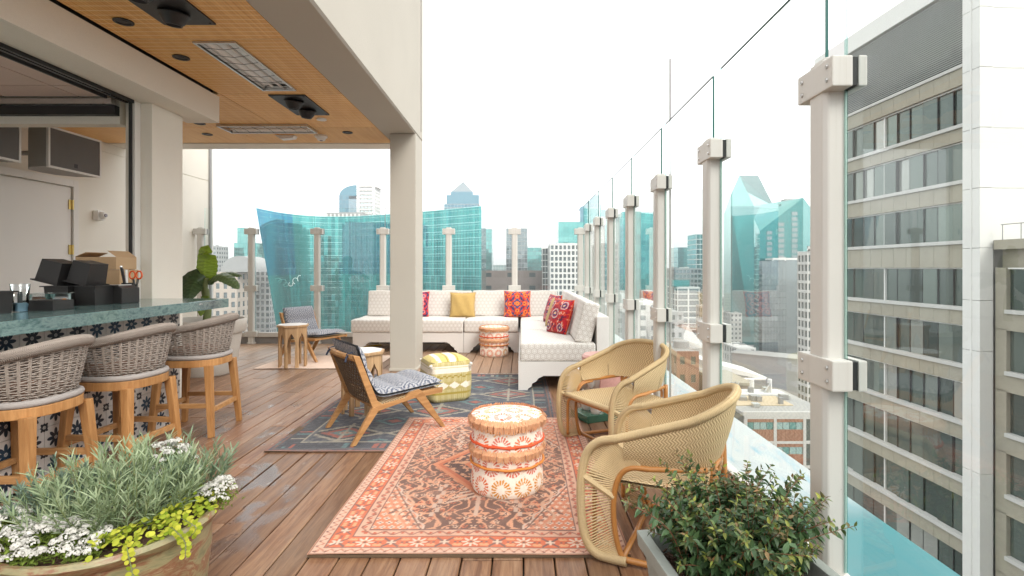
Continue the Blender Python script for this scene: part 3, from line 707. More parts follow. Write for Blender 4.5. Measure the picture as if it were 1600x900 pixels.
def blue_rug(X, Y, W, L):
    st = .018; X = np.floor(X / st) * st + st / 2; Y0 = Y; Y = np.floor(Y / .011) * .011
    navy = lin(58, 62, 82); grey = lin(104, 108, 112); red = lin(196, 92, 60); teal = lin(100, 150, 152); cream = lin(198, 188, 166); char = lin(44, 44, 54)
    ax = np.abs(X); ay = np.abs(Y); e = np.minimum(W / 2 - ax, L / 2 - ay)
    C = np.tile(navy, X.shape + (1,))
    n = fbm(X * 18, Y * 40); C[n > .52] = grey; C[n > .62] = lin(132, 134, 130)
    def put(mk, c): C[mk] = c
    for cy in (-.95, -.32, .32, .95):
        for cx in (-.62, 0, .62):
            dd = np.abs(X - cx) / .30 + np.abs(Y - cy) / .20; t = hsh(np.array(cx * 3.0), np.array(cy)) 
            put((dd < 1.05) & (dd > .86), cream); put((dd <= .86) & (dd > .66), char); put((dd <= .66) & (dd > .42), red); put((dd <= .42) & (dd > .24), teal if t > .4 else grey); put(dd <= .24, cream); put(dd < .12, red)
            put((np.abs(X - cx) < .012) & (np.abs(Y - cy) < .26), cream)
    for cx in (-.31, .31, -.93, .93):
        for cy in (-1.2, -.63, 0, .63, 1.2):
            dd = np.abs(X - cx) / .16 + np.abs(Y - cy) / .12; put((dd < 1) & (dd > .7), teal); put(dd <= .4, red); put((dd <= .7) & (dd > .4), navy)
    al = np.where(W / 2 - ax < L / 2 - ay, Y0, X)
    b1 = (e > .03) & (e < .21); put(b1, grey); put(b1 & (fbm(X * 30, Y * 50) > .5), lin(84, 90, 98))
    k = np.floor(al / .055); rr = hsh(k, k * 0 + 3.0); inr = (e > .06) & (e < .18)
    put(inr, lin(52, 54, 66)); fr = al / .055 - k
    for lo, hi, c in ((0, .2, red), (.2, .36, cream), (.36, .5, teal)): put(inr & (rr >= lo) & (rr < hi) & (fr > .25) & (fr < .75) & (np.abs(e - .12) < .05), c)
    put((e > .185) & (e < .205), cream); put((e > .035) & (e < .05), lin(150, 96, 72)); put(e < .02, lin(176, 112, 84))
    w = np.clip(fbm(X * 25, Y0 * 90) - .35, 0, 1)
    hz = fbm(X * 60 + 7, Y0 * 110); C = np.where((hz > .56)[..., None], C * .35 + lin(96, 100, 106) * .65, C)
    return np.clip(C * .50 + lin(94, 94, 96) * .50 - .10 * w[..., None] * C + np.clip(w - .22, 0, 1)[..., None] * .3, 0, 1)
def rug(name, x0, x1, y0, y1, fn, cell, label, z=.006):
    W, L = x1 - x0, y1 - y0; nx, ny = int(W / cell), int(L / cell)
    X, Y = np.meshgrid(np.linspace(-W / 2, W / 2, nx), np.linspace(-L / 2, L / 2, ny))
    C = fn(X, Y, W, L); ed = np.minimum(W / 2 - np.abs(X), L / 2 - np.abs(Y)); Z = .0016 * np.sin(X * 9 + 1.3 * np.sin(Y * 5)) + .0006 * RNG.random(X.shape) + np.exp(-ed / .05) * .004 * (np.sin(X * 6.1 + 1) * np.sin(Y * 4.3 + 2) + .35); X = X + .004 * np.sin(Y * 3.7 + 1); Y = Y + .005 * np.sin(X * 4.1 + 2)
    P = np.stack([X, Y, Z], -1).reshape(-1, 3)
    c = ((x0 + x1) / 2, (y0 + y1) / 2, z)
    r = empty(name, (c[0], c[1], 0), 0, label, 'rug')
    o = npmesh('pile', P, grid_faces(nx, ny), 'rug_pile', r, C.reshape(-1, 3)); o.location = (0, 0, z)
    b = MB(); b.box(-W / 2, W / 2, -L / 2, L / 2, .002, z - .002); b.build('backing', 'cord_brown', r); return r
rug('orange_rug', -.961, .489, 2.353, 4.517, orange_rug, .0056, 'orange and brown vintage patterned rug under the near ottoman', .016)
rug('blue_rug', -1.82, .30, 3.70, 6.42, blue_rug, .0075, 'charcoal blue kilim patterned rug under the wooden lounge chair', .008)
rug('pale_rug', -3.45, -1.9, 6.75, 7.75, lambda X, Y, W, L: np.clip(np.tile(lin(222, 198, 180), X.shape + (1,)) * (.9 + .2 * fbm(X * 20, Y * 50)[..., None]), 0, 1), .02, 'small plain pale pink rug under the far octagonal table', .008)
b = MB()
for k in range(150):
    xx = -1.05 + k * 1.34 / 150 + random.uniform(-.003, .003); b.tube([(xx, 0, .012), (xx + random.uniform(-.006, .006), .035, .006)], .003, 4)
o = b.build('fringe', 'tassel_white', bpy.data.objects['blue_rug'], loc=(.76, 1.355, 0)); o['kind'] = 'stuff'

# ------------------------------------------------------------------ ottomans
def ottoman_proto():
    R, HT = .208, .425; root = empty('ottoman', (0, 0, 0), 0, 'x', 'ottoman', 'round fringed ottomans')
    nu, nv = 260, 110; th = np.linspace(0, 2 * pi, nu, endpoint=False); zz = np.linspace(.0, HT, nv); T, Z = np.meshgrid(th, zz)
    rad = R + .004 * np.sin(Z * 30) ; rad = np.where(Z < .02, R - .012 * (1 - Z / .02) ** 2, rad); rad = np.where(Z > HT - .02, rad - .02 * ((Z - HT + .02) / .02) ** 2, rad)
    def suns(S_, V_, seed=0):
        white = lin(240, 228, 214); C = np.tile(white, S_.shape + (1,)); P = .127
        for (oy, sz, hue) in ((0, 1, 0), (1, .85, 1)):
            pass
        row = np.floor(V_ / .118); sx = S_ / P + .5 * (row % 2) + seed; k = np.floor(sx); lx = (sx - k - .5) * P; ly = V_ - (row + .5) * .118
        rr = np.hypot(lx, ly); a = np.arctan2(ly, lx); h = hsh(k, row); rays = np.sin(a * 17 + h * 9 + rr * 15) > -.25
        ring = (rr > .026 + .004 * np.sin(a * 6)) & (rr < .058 - .006 * hsh(np.floor(a * 5.4), k)) & rays
        cols = np.where((h < .42)[..., None], lin(208, 138, 34), np.where((h < .7)[..., None], lin(216, 104, 52), lin(206, 100, 78)))
        C[ring] = cols[ring]
        n = fbm(S_ * 60, V_ * 60); C[(n > .66) & ~ring & (rr > .06)] = lin(226, 168, 110); return C
    C = suns(T * R, Z)
    fs = grid_faces(nu, nv, True); P = np.stack([rad * np.cos(T), rad * np.sin(T), Z], -1).reshape(-1, 3)
    npmesh('body', P, fs, 'printed_fabric', root, C.reshape(-1, 3), smooth=True)
    nr, na = 40, 120; r_ = np.linspace(.0, R + .006, nr); t2 = np.linspace(0, 2 * pi, na, endpoint=False); T2, R2 = np.meshgrid(t2, r_)
    Z2 = HT + .022 * (1 - (R2 / R) ** 2) - .002; XX, YY = R2 * np.cos(T2), R2 * np.sin(T2)
    npmesh('top', np.stack([XX, YY, Z2], -1).reshape(-1, 3), grid_faces(na, nr, True), 'printed_fabric', root, suns(XX + 1, YY + 1, .3).reshape(-1, 3), smooth=True)
    def fringe(z, L, n, out, name):
        b = MB()
        for k in range(n):
            a = 2 * pi * k / n + random.uniform(-.03, .03); l = L * random.uniform(.6, 1.1); ww = random.uniform(.0018, .0036); o_ = out * random.uniform(.4, 1.2); da = random.uniform(-.05, .05)
            p0 = Vector(((R + .003) * cos(a), (R + .003) * sin(a), z + random.uniform(-.006, .01))); p1 = Vector(((R + o_) * cos(a + da * .5), (R + o_) * sin(a + da * .5), z - l * .4)); p2 = Vector(((R + o_ * .9) * cos(a + da), (R + o_ * .9) * sin(a + da), z - l))
            tv = Vector((-sin(a), cos(a), 0)) * ww
            b.add([p0 - tv, p0 + tv, p1 + tv, p1 - tv, p2 + tv * .7, p2 - tv * .7], [(0, 1, 2, 3), (3, 2, 4, 5)])
        o = b.build(name, 'fringe_orange', root, fix=False); o['kind'] = 'stuff'; return o
    fringe(HT + .004, .058, 900, .022, 'top_fringe'); fringe(.262, .05, 900, .018, 'middle_fringe')
    for z, m_ in ((.292, 'cord_red'), (.168, 'cord_orange')):
        b = MB(); b.tube([((R + .006) * cos(2 * pi * k / 64), (R + .006) * sin(2 * pi * k / 64), z + .002 * sin(k)) for k in range(64)], .0075, 7, closed=True); b.build('cord', m_, root, smooth='all')
    return root
ot = ottoman_proto(); ot.location = (-.085, 3.10, .017); ot['label'] = 'round fringed orange and white ottoman standing on the orange rug'
dup(ot, (-.41, 7.84, .0), 1.1, 'round fringed orange and white ottoman standing before the white sofa')

# ------------------------------------------------------------------ yellow striped pouf
pf = empty('pouf', (-.76, 5.24, .010), radians(24), 'square yellow and white striped pouf with tassels beside the column', 'pouf')
n = 44
def pouf_col(S_, Z):
    white = lin(236, 228, 212); yel = lin(184, 168, 108); yel2 = lin(204, 193, 146); C = np.tile(yel, S_.shape + (1,))
    z = Z / .40
    C[np.sin(S_ * 420) > .2] = yel2
    C[(z > .70) & (z < .82)] = white; C[(z > .32) & (z < .50)] = white
    dm = (np.abs((S_ % .14) - .07) / .07 + np.abs(z - .41) / .09); C[(z > .32) & (z < .50) & (dm > 1.0)] = yel
    zz = np.abs(z - .62 - .02 * np.sign(np.sin(S_ * 90))) < .02; C[zz] = lin(160, 140, 60); C[np.abs(z - .86) < .015] = white; C[np.abs(z - .22) < .02] = lin(170, 150, 70)
    return C
per = []; hw = .205; rc = .05
for k in range(4):
    a0 = k * pi / 2
    for j in range(n):
        t = -1 + 2 * j / n; u = t * (hw - rc); per.append((a0, u))
pts = []
for k, (a0, u) in enumerate(per):
    pts.append((cos(a0) * hw - sin(a0) * u, sin(a0) * hw + cos(a0) * u))
sm = [Vector((*p, 0)) for p in pts]
nz = 60; V = []; Cc = []; s_acc = 0
for iz in range(nz):
    z = .40 * iz / (nz - 1); q = iz / (nz - 1); bul = 1.0 + .06 * (1 - (2 * q - 1) ** 2) - .10 * max(0, (abs(2 * q - 1) - .8) / .2) ** 2
    for k, p in enumerate(sm): V.append((p.x * bul, p.y * bul, z))
V = np.array(V); N4 = len(sm); Sx = np.tile(np.arange(N4) * (8 * hw / N4), nz); 
C = pouf_col(Sx, V[:, 2]); npmesh('side', V, grid_faces(N4, nz, True), 'printed_fabric', pf, C, smooth=True)
g = np.linspace(-1, 1, 60); U, W_ = np.meshgrid(g, g); k = (1 - U ** 4) * (1 - W_ ** 4); hh = hw * .985
sq = np.stack([U * hh * (1 - .10 * np.abs(W_) ** 6), W_ * hh * (1 - .10 * np.abs(U) ** 6), .388 + .045 * k], -1).reshape(-1, 3)
Ct = np.tile(lin(200, 180, 98), (3600, 1)); uu = U.ravel(); Ct[np.sin(W_.ravel() * 80) > .2] = lin(214, 200, 136); Ct[(np.abs(uu - .1) < .16) | (np.abs(uu + .62) < .10)] = lin(238, 230, 214); Ct[np.abs(np.abs(uu - .1) - .26) < .03] = lin(166, 146, 70)
npmesh('top', sq, grid_faces(60, 60), 'printed_fabric', pf, Ct, smooth=True)
for sx, sy in ((1, 1), (1, -1), (-1, 1), (-1, -1)):
    b = MB(); b.lathe([(.004, 0), (.016, -.008), (.018, -.02), (.011, -.03), (.014, -.04)], 10, cap=False)
    for k in range(40):
        a = random.uniform(0, 2 * pi); r = random.uniform(.004, .014); b.tube([(r * cos(a), r * sin(a), -.03), (r * 2.1 * cos(a), r * 2.1 * sin(a), -.03 - random.uniform(.05, .075))], .0016, 3)
    o = b.build('tassel', 'tassel_white', pf, loc=(sx * .205, sy * .205, .372)); o.rotation_euler = (-sy * .35, sx * .35, 0)

# ------------------------------------------------------------------ octagonal tables
def octagon_table(root):
    R = .205; A = R * cos(pi / 8)
    def octp(r): return [(r * cos(pi / 8 + k * pi / 4), r * sin(pi / 8 + k * pi / 4)) for k in range(8)]
    b = MB(); b.prism(octp(R), .522, .546, 'z'); b.build('top', 'oak_light', root, bevel=.004)
    b = MB(); b.prism(octp(R * .90), .546, .551, 'z'); b.build('inlay', 'marble_white', root)
    hw = R * .90 * sin(pi / 8); ap = R * .90 * cos(pi / 8)
    half = [(hw, .52), (hw, 0), (hw * .62, 0), (hw * .60, .25), (hw * .72, .27), (hw * .66, .33), (hw * .50, .38), (hw * .22, .415), (0, .45)]
    poly = [(-u, z) for u, z in half[:-1]] + [(0, .45)] + [(u, z) for u, z in half[::-1][1:]]
    for k in range(8):
        b = MB(); b.prism([(u, z) for u, z in poly], ap - .018, ap, 'x')
        o = b.build('arched_panel', 'oak_light', root); o.rotation_euler = (0, 0, k * pi / 4)
    return root
tb = octagon_table(empty('octagonal_table', (-1.44, 4.74, .010), .15, 'octagonal wooden side table behind the navy cushioned lounge chair', 'side table', 'octagonal side tables'))
dup(tb, (-3.02, 6.93, .010), .3, 'octagonal wooden side table on the small pale rug')

# ------------------------------------------------------------------ wooden lounge chairs
def lounge_chair(root):
    W = .28
    for s in (-1, 1):
        y0, y1 = s * W - .016, s * W + .016
        b = MB(); b.prism([(-.40, 0), (-.365, 0), (-.185, .235), (-.235, .262)], y0, y1, 'y'); b.build('rear_leg', 'teak_side', root, bevel=.005)
        b = MB(); b.prism([(.345, 0), (.378, 0), (.165, .325), (.105, .285)], y0, y1, 'y'); b.build('front_leg', 'teak_side', root, bevel=.005)
        b = MB(); y0 += .002; y1 -= .002
        b.prism([(-.235, .235), (-.19, .225), (.10, .275), (.345, .285), (.352, .325), (.17, .318), (.145, .338), (.065, .325), (.02, .288), (-.215, .262)], y0, y1, 'y'); b.build('side_rail', 'teak_side', root, bevel=.003)
        b = MB(); y0 += .002; y1 -= .002
        b.prism([(-.235, .245), (-.155, .262), (-.20, .30), (-.335, .645), (-.385, .655), (-.375, .63)], y0, y1, 'y'); b.build('back_post', 'teak_side', root, bevel=.004)
    b = MB(); pts = [(-.358 - .022 * (1 - (2 * k / 10 - 1) ** 2), -W + .012 + (2 * W - .024) * k / 10, .628) for k in range(11)]
    b.tube(pts, .024, 8, flat=1.0); b.build('top_rail', 'teak_side', root, smooth=True)
    for x, z in ((.33, .303), (-.20, .245), (.10, .29)):
        b = MB(); b.bar((x, -W + .014, z), (x, W - .014, z), .03, .022); b.build('cross_rail', 'teak_side', root, bevel=.003)
    b = MB()                                   # criss-cross cord back and seat
    def bk(t, s): return Vector((-.215 - .145 * t - .03 * (1 - s * s), s * (W - .016), .27 + .36 * t))
    for k in range(-14, 15):
        for sg in (1, -1):
            seg = []
            for j in range(13):
                t = j / 12; s = k / 7 + sg * t * 1.1
                if abs(s) <= 1: seg.append(bk(t, s))
            if len(seg) > 1: b.tube(seg, .004, 4)
    for k in range(12): t = k / 11; b.tube([bk(t, s) for s in (-1, -.5, 0, .5, 1)], .0035, 4)
    b.build('cord_back', 'cord_brown', root)
    b = MB()
    for k in range(26):
        x = -.18 + k * .02; z = .272 + .045 * (x + .18) / .5; b.tube([(x, -W, z), (x, 0, z - .012), (x, W, z)], .005, 4)
    b.build('cord_seat', 'seagrass', root)
    # cushion: one tufted pad folded from back to seat
    prof = catmull([(-.350, .715), (-.30, .56), (-.235, .40), (-.16, .325), (0, .325), (.17, .338), (.37, .352)], 10)
    prof = [Vector((p[0], 0, p[1])) for p in prof]; L = [0]
    for a, c in zip(prof[:-1], prof[1:]): L.append(L[-1] + (c - a).length)
    nv = 64; nu = 36; V = []
    ls = np.linspace(0, L[-1], nv)
    def pr(l):
        j = min(max(int(np.searchsorted(L, l)) - 1, 0), len(prof) - 2); t = (l - L[j]) / (L[j + 1] - L[j]); p_ = prof[j].lerp(prof[j + 1], t); d = (prof[j + 1] - prof[j]).normalized(); return p_, Vector((d.z * -1, 0, d.x))
    for side_ in (1, -1):
        for l in ls:
            p_, nrm = pr(l); q = l / L[-1]
            for u in np.linspace(-1, 1, nu):
                edge = max(0, 1 - abs(u) ** 6) * max(0, 1 - abs(2 * q - 1) ** 10)
                tu = abs(sin(q * pi * 5)) ** .5
                th = (.010 + .052 * edge ** .5 * (.38 + .62 * tu) ) if side_ > 0 else .010
                x = p_ + nrm * (th * side_ + (.006 if side_ > 0 else .004)); V.append((x.x, u * (W - .022) * (1 - .015 * tu), x.z))
    f = grid_faces(nu, nv); o = npmesh('cushion', V, np.concatenate([f, f[:, ::-1] + nu * nv]), 'navy_print', root, None, smooth=True); uv_grid(o, nu, nv, .5, L[-1])
    b = MB()
    for s in (-1, 1): b.tube([(-.37, s * .2, .60), (-.40, s * .2, .655), (-.355, s * .2, .665)], .010, 5, flat=.5).tube([(-.40, s * .2, .64), (-.415, s * .215, .60)], .008, 5)
    b.build('tie', 'navy_tape', root); return root
lc = lounge_chair(empty('lounge_chair', (-1.093, 4.257, .012), radians(38), 'low wooden lounge chair with navy printed cushion on the blue rug', 'chair', 'low wooden lounge chairs'))
dup(lc, (-3.01, 7.62, .010), radians(-27), 'low wooden lounge chair with pale blue printed cushion beside the far glass')

# ------------------------------------------------------------------ bar stools
def stool(root):
    def sup(a, rx, ry, e=2.6): c, s = cos(a), sin(a); return (rx * (abs(c) ** (2 / e)) * (1 if c >= 0 else -1), ry * (abs(s) ** (2 / e)) * (1 if s >= 0 else -1))
    b = MB(); pts = [sup(2 * pi * k / 40, .235, .235) for k in range(40)]
    b.prism(pts, .535, .59, 'z'); b.build('seat_frame', 'teak', root, bevel=.006)
    for sx in (-1, 1):
        for sy in (-1, 1):
            b = MB(); b.bar((sx * .225, sy * .225, 0), (sx * .185, sy * .185, .545), .038, .038, (1, 0, 0), .056, .05); b.build('leg', 'teak', root, bevel=.006)
    for sx in (-1, 1):
        b = MB(); b.bar((sx * .208, -.2, .20), (sx * .208, .2, .20), .026, .036); b.build('stretcher', 'teak_side', root, bevel=.004)
        b = MB(); b.bar((-.2, sx * .208, .24 if sx > 0 else .24), (.2, sx * .208, .24), .026, .036); b.build('stretcher', 'teak_side', root, bevel=.004)
    b = MB(); b.tube([(*sup(2 * pi * k / 48, .222, .222), .607) for k in range(48)], .019, 8, closed=True); b.build('rope_band', 'rope_grey', root, smooth='all')
    soft_box('seat_cushion', .335, .335, .065, 'rust_cushion', root, (-.015, 0, .60), .012, .03, 6)
    # bucket: chair faces -x, back on +x
    A = radians(128)
    def rimz(a): t = abs(a) / A; return .905 - .125 * t ** 1.6
    def P(a, t):
        zr = rimz(a); z = .618 + (zr - .618) * t; k = .208 + (.262 - .208) * (t ** .75); x, y = sup(a, k, k, 2.3)
        return Vector((x * (1 - .10 * t * (1 if x < 0 else 0)), y, z))
    N = 46
    b = MB()
    for r in range(15):
        t = (r + .6) / 15.2
        for dd in (-.006, .006):
            b.tube([P(-A + 2 * A * k / N, t + .012 * sin(k * 1.3 + r * 2)) + Vector((0, 0, dd)) + (Vector((cos(-A + 2 * A * k / N), sin(-A + 2 * A * k / N), 0)) * (.005 if (k + r) % 2 else -.005)) for k in range(N + 1)], .0036, 4)
    o = b.build('weft_cords', 'rope_taupe', root, smooth='all')
    b = MB(); NV = 24
    for k in range(NV + 1):
        a = -A + 2 * A * k / NV
        for da in (-.014, .014): b.tube([P(a + da, t) for t in (0, .25, .5, .75, 1.0)], .0052, 5)
    b.build('warp_ropes', 'rope_taupe', root, smooth='all')
    rim = [P(-A, .45) * 1.0] + [P(-A + 2 * A * k / 50, 1.0) for k in range(51)] + [P(A, .45)]
    rr = [.016] + [.020 + .010 * sin(pi * k / 50) ** .7 for k in range(51)] + [.016]
    b = MB(); b.tube(rim, rr, 10); b.build('rim', 'rope_taupe', root, smooth='all')
    b = MB()
    for k in range(150):
        a = -A + 2 * A * k / 150; c = P(a, 1.0); r = .0205 + .010 * sin(pi * k / 150) ** .7; o_ = Vector((cos(a), sin(a), 0)); pts = [c + o_ * (r * cos(q + .35)) + Vector((0, 0, r * sin(q + .35))) + Vector((-sin(a), cos(a), 0)) * (q * .004) for q in np.linspace(0, 2 * pi, 8, endpoint=False)]
        b.tube(pts, .0035, 4, closed=True)
    o = b.build('rim_wrap', 'rope_taupe', root, smooth='all'); o['kind'] = 'stuff'
    return root
st = stool(empty('bar_stool', (-2.62, 4.24, 0), .06, 'taupe woven rope bar stool at the far end of the counter', 'stool', 'woven rope bar stools'))
dup(st, (-2.645, 3.48, 0), -.05, 'taupe woven rope bar stool in the middle of the three')
dup(st, (-2.69, 2.83, 0), .04, 'taupe woven rope bar stool nearest the camera, cut by the left edge')

# ------------------------------------------------------------------ rattan armchairs
def rattan_chair(root):
    # local: faces +x, sides at +-y
    Wd = .30
    def rim(t):      # t -1..1 round the U, 0 = middle of the back
        a = abs(t); s = 1 if t >= 0 else -1
        if a < .5:
            q = a / .5 * (pi / 2); return Vector((-.30 + .17 * (1 - cos(q)), s * (Wd - .015) * sin(q) ** .85, .735 - .085 * (1 - cos(q)) ** 1.0))
        q = (a - .5) / .5; x = -.13 + q * .31; return Vector((x, s * (Wd - .015 + .02 * q), .65 - .105 * q - .0 * q * q))
    def low(t):
        p = rim(t); a = abs(t); z = .455 - .02 * a if a < .5 else .445 - .02 * (a - .5)
        inw = .045; return Vector((p.x + (.07 if a < .5 else .02) * (1 - a), p.y * .93, z))
    NU, NV = 72, 14
    V = []; 
    for k in (0, 1):
        for j in range(NV):
            for i in range(NU):
                t = -.93 + 1.86 * i / (NU - 1); p_, q_ = rim(t), low(t); u = j / (NV - 1); pt = q_.lerp(p_, u); c = Vector((0.05, 0, pt.z)); out = (pt - c); out.z = 0; out.normalize()
                V.append(pt + out * (.012 * sin(pi * u) + (.006 if k else -.006)))
    f = grid_faces(NU, NV); o = npmesh('woven_back', V, np.concatenate([f[:, ::-1], f + NU * NV]), 'seagrass_weave', root, None, smooth=True); uv_grid(o, NU, NV, 1.6, .24)
    # rope-wrapped edge: rim, then down the arm fronts to the floor
    arm_out = [(.18, .545), (.245, .528), (.295, .485), (.322, .42), (.335, .33), (.335, .23), (.325, .13), (.30, .06), (.255, .025), (.19, .02), (.13, .02)]
    arm_in = [(.03, .432), (.10, .428), (.145, .405), (.172, .36), (.186, .30), (.19, .22), (.182, .13), (.165, .06), (.145, .025)]
    edge = []
    for s in (1, -1):
        c = catmull([(x, s * (Wd + .005), z) for x, z in arm_out], 5); edge.append(c)
    rimp = [rim(-1 + 2 * k / 60) for k in range(61)]
    path = edge[1][::-1] + rimp[1:-1] + edge[0]
    b = MB(); b.tube(path, .0185, 9); b.build('wrapped_edge', 'seagrass', root, smooth='all')
    b = MB()                                         # the wrapping shows as fine ridges
    for i in range(0, len(path) - 1):
        for q in (0, .33, .66):
            c = path[i].lerp(path[i + 1], q); d = (path[i + 1] - path[i]).normalized(); a_ = d.cross(Vector((.3, .5, .8))).normalized(); e_ = d.cross(a_)
            b.tube([c + (a_ * cos(g) + e_ * sin(g)) * .0185 + d * (.003 * sin(g)) for g in np.linspace(0, 2 * pi, 7, endpoint=False)], .003, 3, closed=True)
    o = b.build('edge_wrap', 'seagrass', root, smooth='all'); o['kind'] = 'stuff'
    for s in (1, -1):
        y = s * (Wd - .012); inn = catmull([(x, y, z) for x, z in arm_in], 5)
        full = [Vector((-.20, s * (Wd - .06), .447))] + inn
        b = MB(); b.tube(full, .0125, 8); b.build('inner_cane', 'rattan', root, smooth='all')
        b = MB(); y2 = s * (Wd - .028); b.tube([Vector((p_.x + .012, y2, p_.z - .012)) for p_ in inn], .008, 6); b.build('inner_cane', 'rattan', root, smooth='all')
        # ladder strands on the front leg, fan strands at the corner
        b = MB(); out = edge[0 if s > 0 else 1]
        for k in range(58):
            q = k / 57
            def pick(L_, q): f_ = q * (len(L_) - 1); i_ = min(int(f_), len(L_) - 2); return L_[i_].lerp(L_[i_ + 1], f_ - i_)
            b.tube([pick(out, .02 + q * .90), pick(inn, .06 + q * .90)], .0036, 4)
        b.build('strands', 'seagrass', root)
        b = MB(); pa = out[int(len(out) * .36)]; pb_ = inn[int(len(inn) * .52)]; b.tube([pa, pb_], .016, 6); b.build('wrapped_bar', 'seagrass', root)
        b = MB(); b.tube(catmull([(.16, s * (Wd - .01), .022), (.0, s * (Wd - .02), .018), (-.20, s * (Wd - .05), .018), (-.25, s * (Wd - .06), .03)], 4), .014, 8); b.build('runner', 'rattan', root, smooth='all')
        b = MB(); b.tube(catmull([(-.25, s * (Wd - .07), .0), (-.235, s * (Wd - .07), .2), (-.225, s * (Wd - .065), .46)], 4), .016, 8); b.build('rear_leg', 'rattan', root, smooth='all')
        b = MB()
        for k in range(2):
            c_ = [( -.22 + .0 * k, s * (.045 + .0 * k), .37), (-.228, s * .05, .42), (-.236, s * .10, .452), (-.225, s * .17, .45), (-.215, s * .205, .41), (-.21, s * .21, .37)] if k == 0 else [(-.225, s * .02, .37), (-.235, s * .02, .46)]
            b.tube(catmull(c_, 4), .010, 7)
        b.build('back_arch', 'rattan', root, smooth='all')
    b = MB(); b.tube([(.145, -Wd + .01, .03), (.145, Wd - .01, .03)], .013, 8); b.build('cross_bar', 'rattan', root, smooth='all')
    b = MB(); b.tube([(-.20, -Wd + .05, .025), (-.20, Wd - .05, .025)], .013, 8); b.build('cross_bar', 'rattan', root, smooth='all')
    # seat
    NU, NV = 30, 30; V = []
    for k in (0, 1):
        for j in range(NV):
            for i in range(NU):
                u = -1 + 2 * i / (NU - 1); v = -1 + 2 * j / (NV - 1); x = .035 + v * .265; wy = (.272 - .03 * max(0, -v)) ; e_ = max(abs(u), abs(v)) ** 8
                V.append((x, u * wy, .372 - .008 * (1 - u * u) * (1 - v * v) - .012 * e_ - (.028 * (1 - e_ * .5) if k else 0)))
    f = grid_faces(NU, NV); o = npmesh('seat', V, np.concatenate([f, f[:, ::-1] + NU * NV]), 'seagrass_weave', root, None, smooth=True); uv_grid(o, NU, NV, .5, .5)
    b = MB(); b.tube(catmull([(.295, -.265, .355), (.305, -.1, .357), (.305, .1, .357), (.295, .265, .355)], 4), .019, 8); b.build('seat_front_roll', 'seagrass', root, smooth='all')
    b = MB(); b.tube(catmull([(.285, -.26, .05), (.285, -.262, .25), (.287, -.235, .318), (.29, -.15, .33), (.29, .15, .33), (.287, .235, .318), (.285, .262, .25), (.285, .26, .05)], 5), .011, 7); b.build('front_cane', 'rattan', root, smooth='all')
    return root
rc_ = rattan_chair(empty('rattan_armchair', (.70, 2.50, .004), radians(155), 'curved seagrass rattan armchair nearest the camera, seen from its side', 'armchair', 'rattan armchairs'))
dup(rc_, (.725, 3.87, .0), radians(210), 'curved seagrass rattan armchair behind the nearer one, turned to face the camera')

# ------------------------------------------------------------------ sofa
sofa = empty('sectional_sofa', (-.9, 8.3, 0), 0, 'white L shaped sectional sofa with hexagon patterned cushions along the far glass', 'sofa')
def sp_(b, name, m_, **k):
    b.v = [(p[0] + .9, p[1] - 8.3, p[2]) for p in b.v]; return b.build(name, m_, sofa, **k)
def skirt(L, h=.31, foot=.17, rise=.16):
    a = [(0, 0), (foot * .55, 0), (foot * .62, .03), (foot * .80, .045), (foot * .86, .08), (foot * 1.10, .10), (foot * 1.25, .135), (foot * 1.55, rise)]
    return a + [(L - u, z) for u, z in a[::-1]] + [(L, h), (0, h)]
for x0, x1 in ((-2.60, -.895), (-.889, -.02)):
    b = MB(); b.prism([(x0 + u, z) for u, z in skirt(x1 - x0)], 8.08, 8.105, 'y'); sp_(b, 'front_skirt', 'frame_wood_white')
for x0, x1 in ((-2.60, -.895), (-.889, .9)):
    b = MB(); b.box(x0 + .002, x1 - .002, 8.106, 8.92, .17, .31); sp_(b, 'seat_deck', 'frame_wood_white')
for x0 in (-2.598, -.93, .86):
    b = MB(); b.box(x0, x0 + .06, 8.82, 8.9, 0, .169); sp_(b, 'foot', 'frame_wood_white')
b = MB(); b.prism([(8.11 + u, z) for u, z in skirt(.81)], -2.5985, -2.575, 'x'); sp_(b, 'end_skirt', 'frame_wood_white')
b = MB(); b.box(-2.60, .9, 8.89, 8.925, .311, .66); sp_(b, 'back_panel', 'frame_wood_white')
b = MB(); b.prism([(-.034 + u, z) for u, z in skirt(.86)], 5.55, 5.575, 'y'); sp_(b, 'end_skirt', 'frame_wood_white')
b = MB(); b.prism([(5.576 + u, z) for u, z in skirt(2.5)], -.034, -.01, 'x'); sp_(b, 'side_skirt', 'frame_wood_white')
b = MB(); b.box(-.009, .826, 5.576, 8.1, .17, .31); sp_(b, 'seat_deck', 'frame_wood_white')
b = MB(); b.box(.80, .93, 5.58, 8.88, .311, .78).box(.80, .93, 5.58, 8.1, 0, .169); sp_(b, 'side_panel', 'frame_wood_white', bevel=.006)
def cu(w, d, h, x, y, z, name='seat_cushion', **k): return soft_box(name, w, d, h, 'hexagon_fabric', sofa, (x + .9, y - 8.3, z), **k)
for x0, x1 in ((-2.63, -.895), (-.89, -.05)): cu(x1 - x0 - .008, .82, .19, (x0 + x1) / 2, 8.47, .312)
cu(.80, 1.27, .19, .385, 6.19, .312); cu(.80, 1.20, .19, .385, 7.43, .312); cu(.80, .80, .19, .385, 8.46, .312)
for x0, x1 in ((-2.56, -1.72), (-1.71, -.83), (-.82, -.10), (-.09, .60)): cu(x1 - x0 - .012, .17, .42, (x0 + x1) / 2, 8.765, .50, 'back_cushion', rx=radians(-9), crown=.006)
for y0, y1 in ((5.62, 6.9), (6.91, 7.8), (7.81, 8.62)): cu(.18, y1 - y0 - .012, .44, .655, (y0 + y1) / 2, .50, 'back_cushion', ry=radians(14), crown=.006)

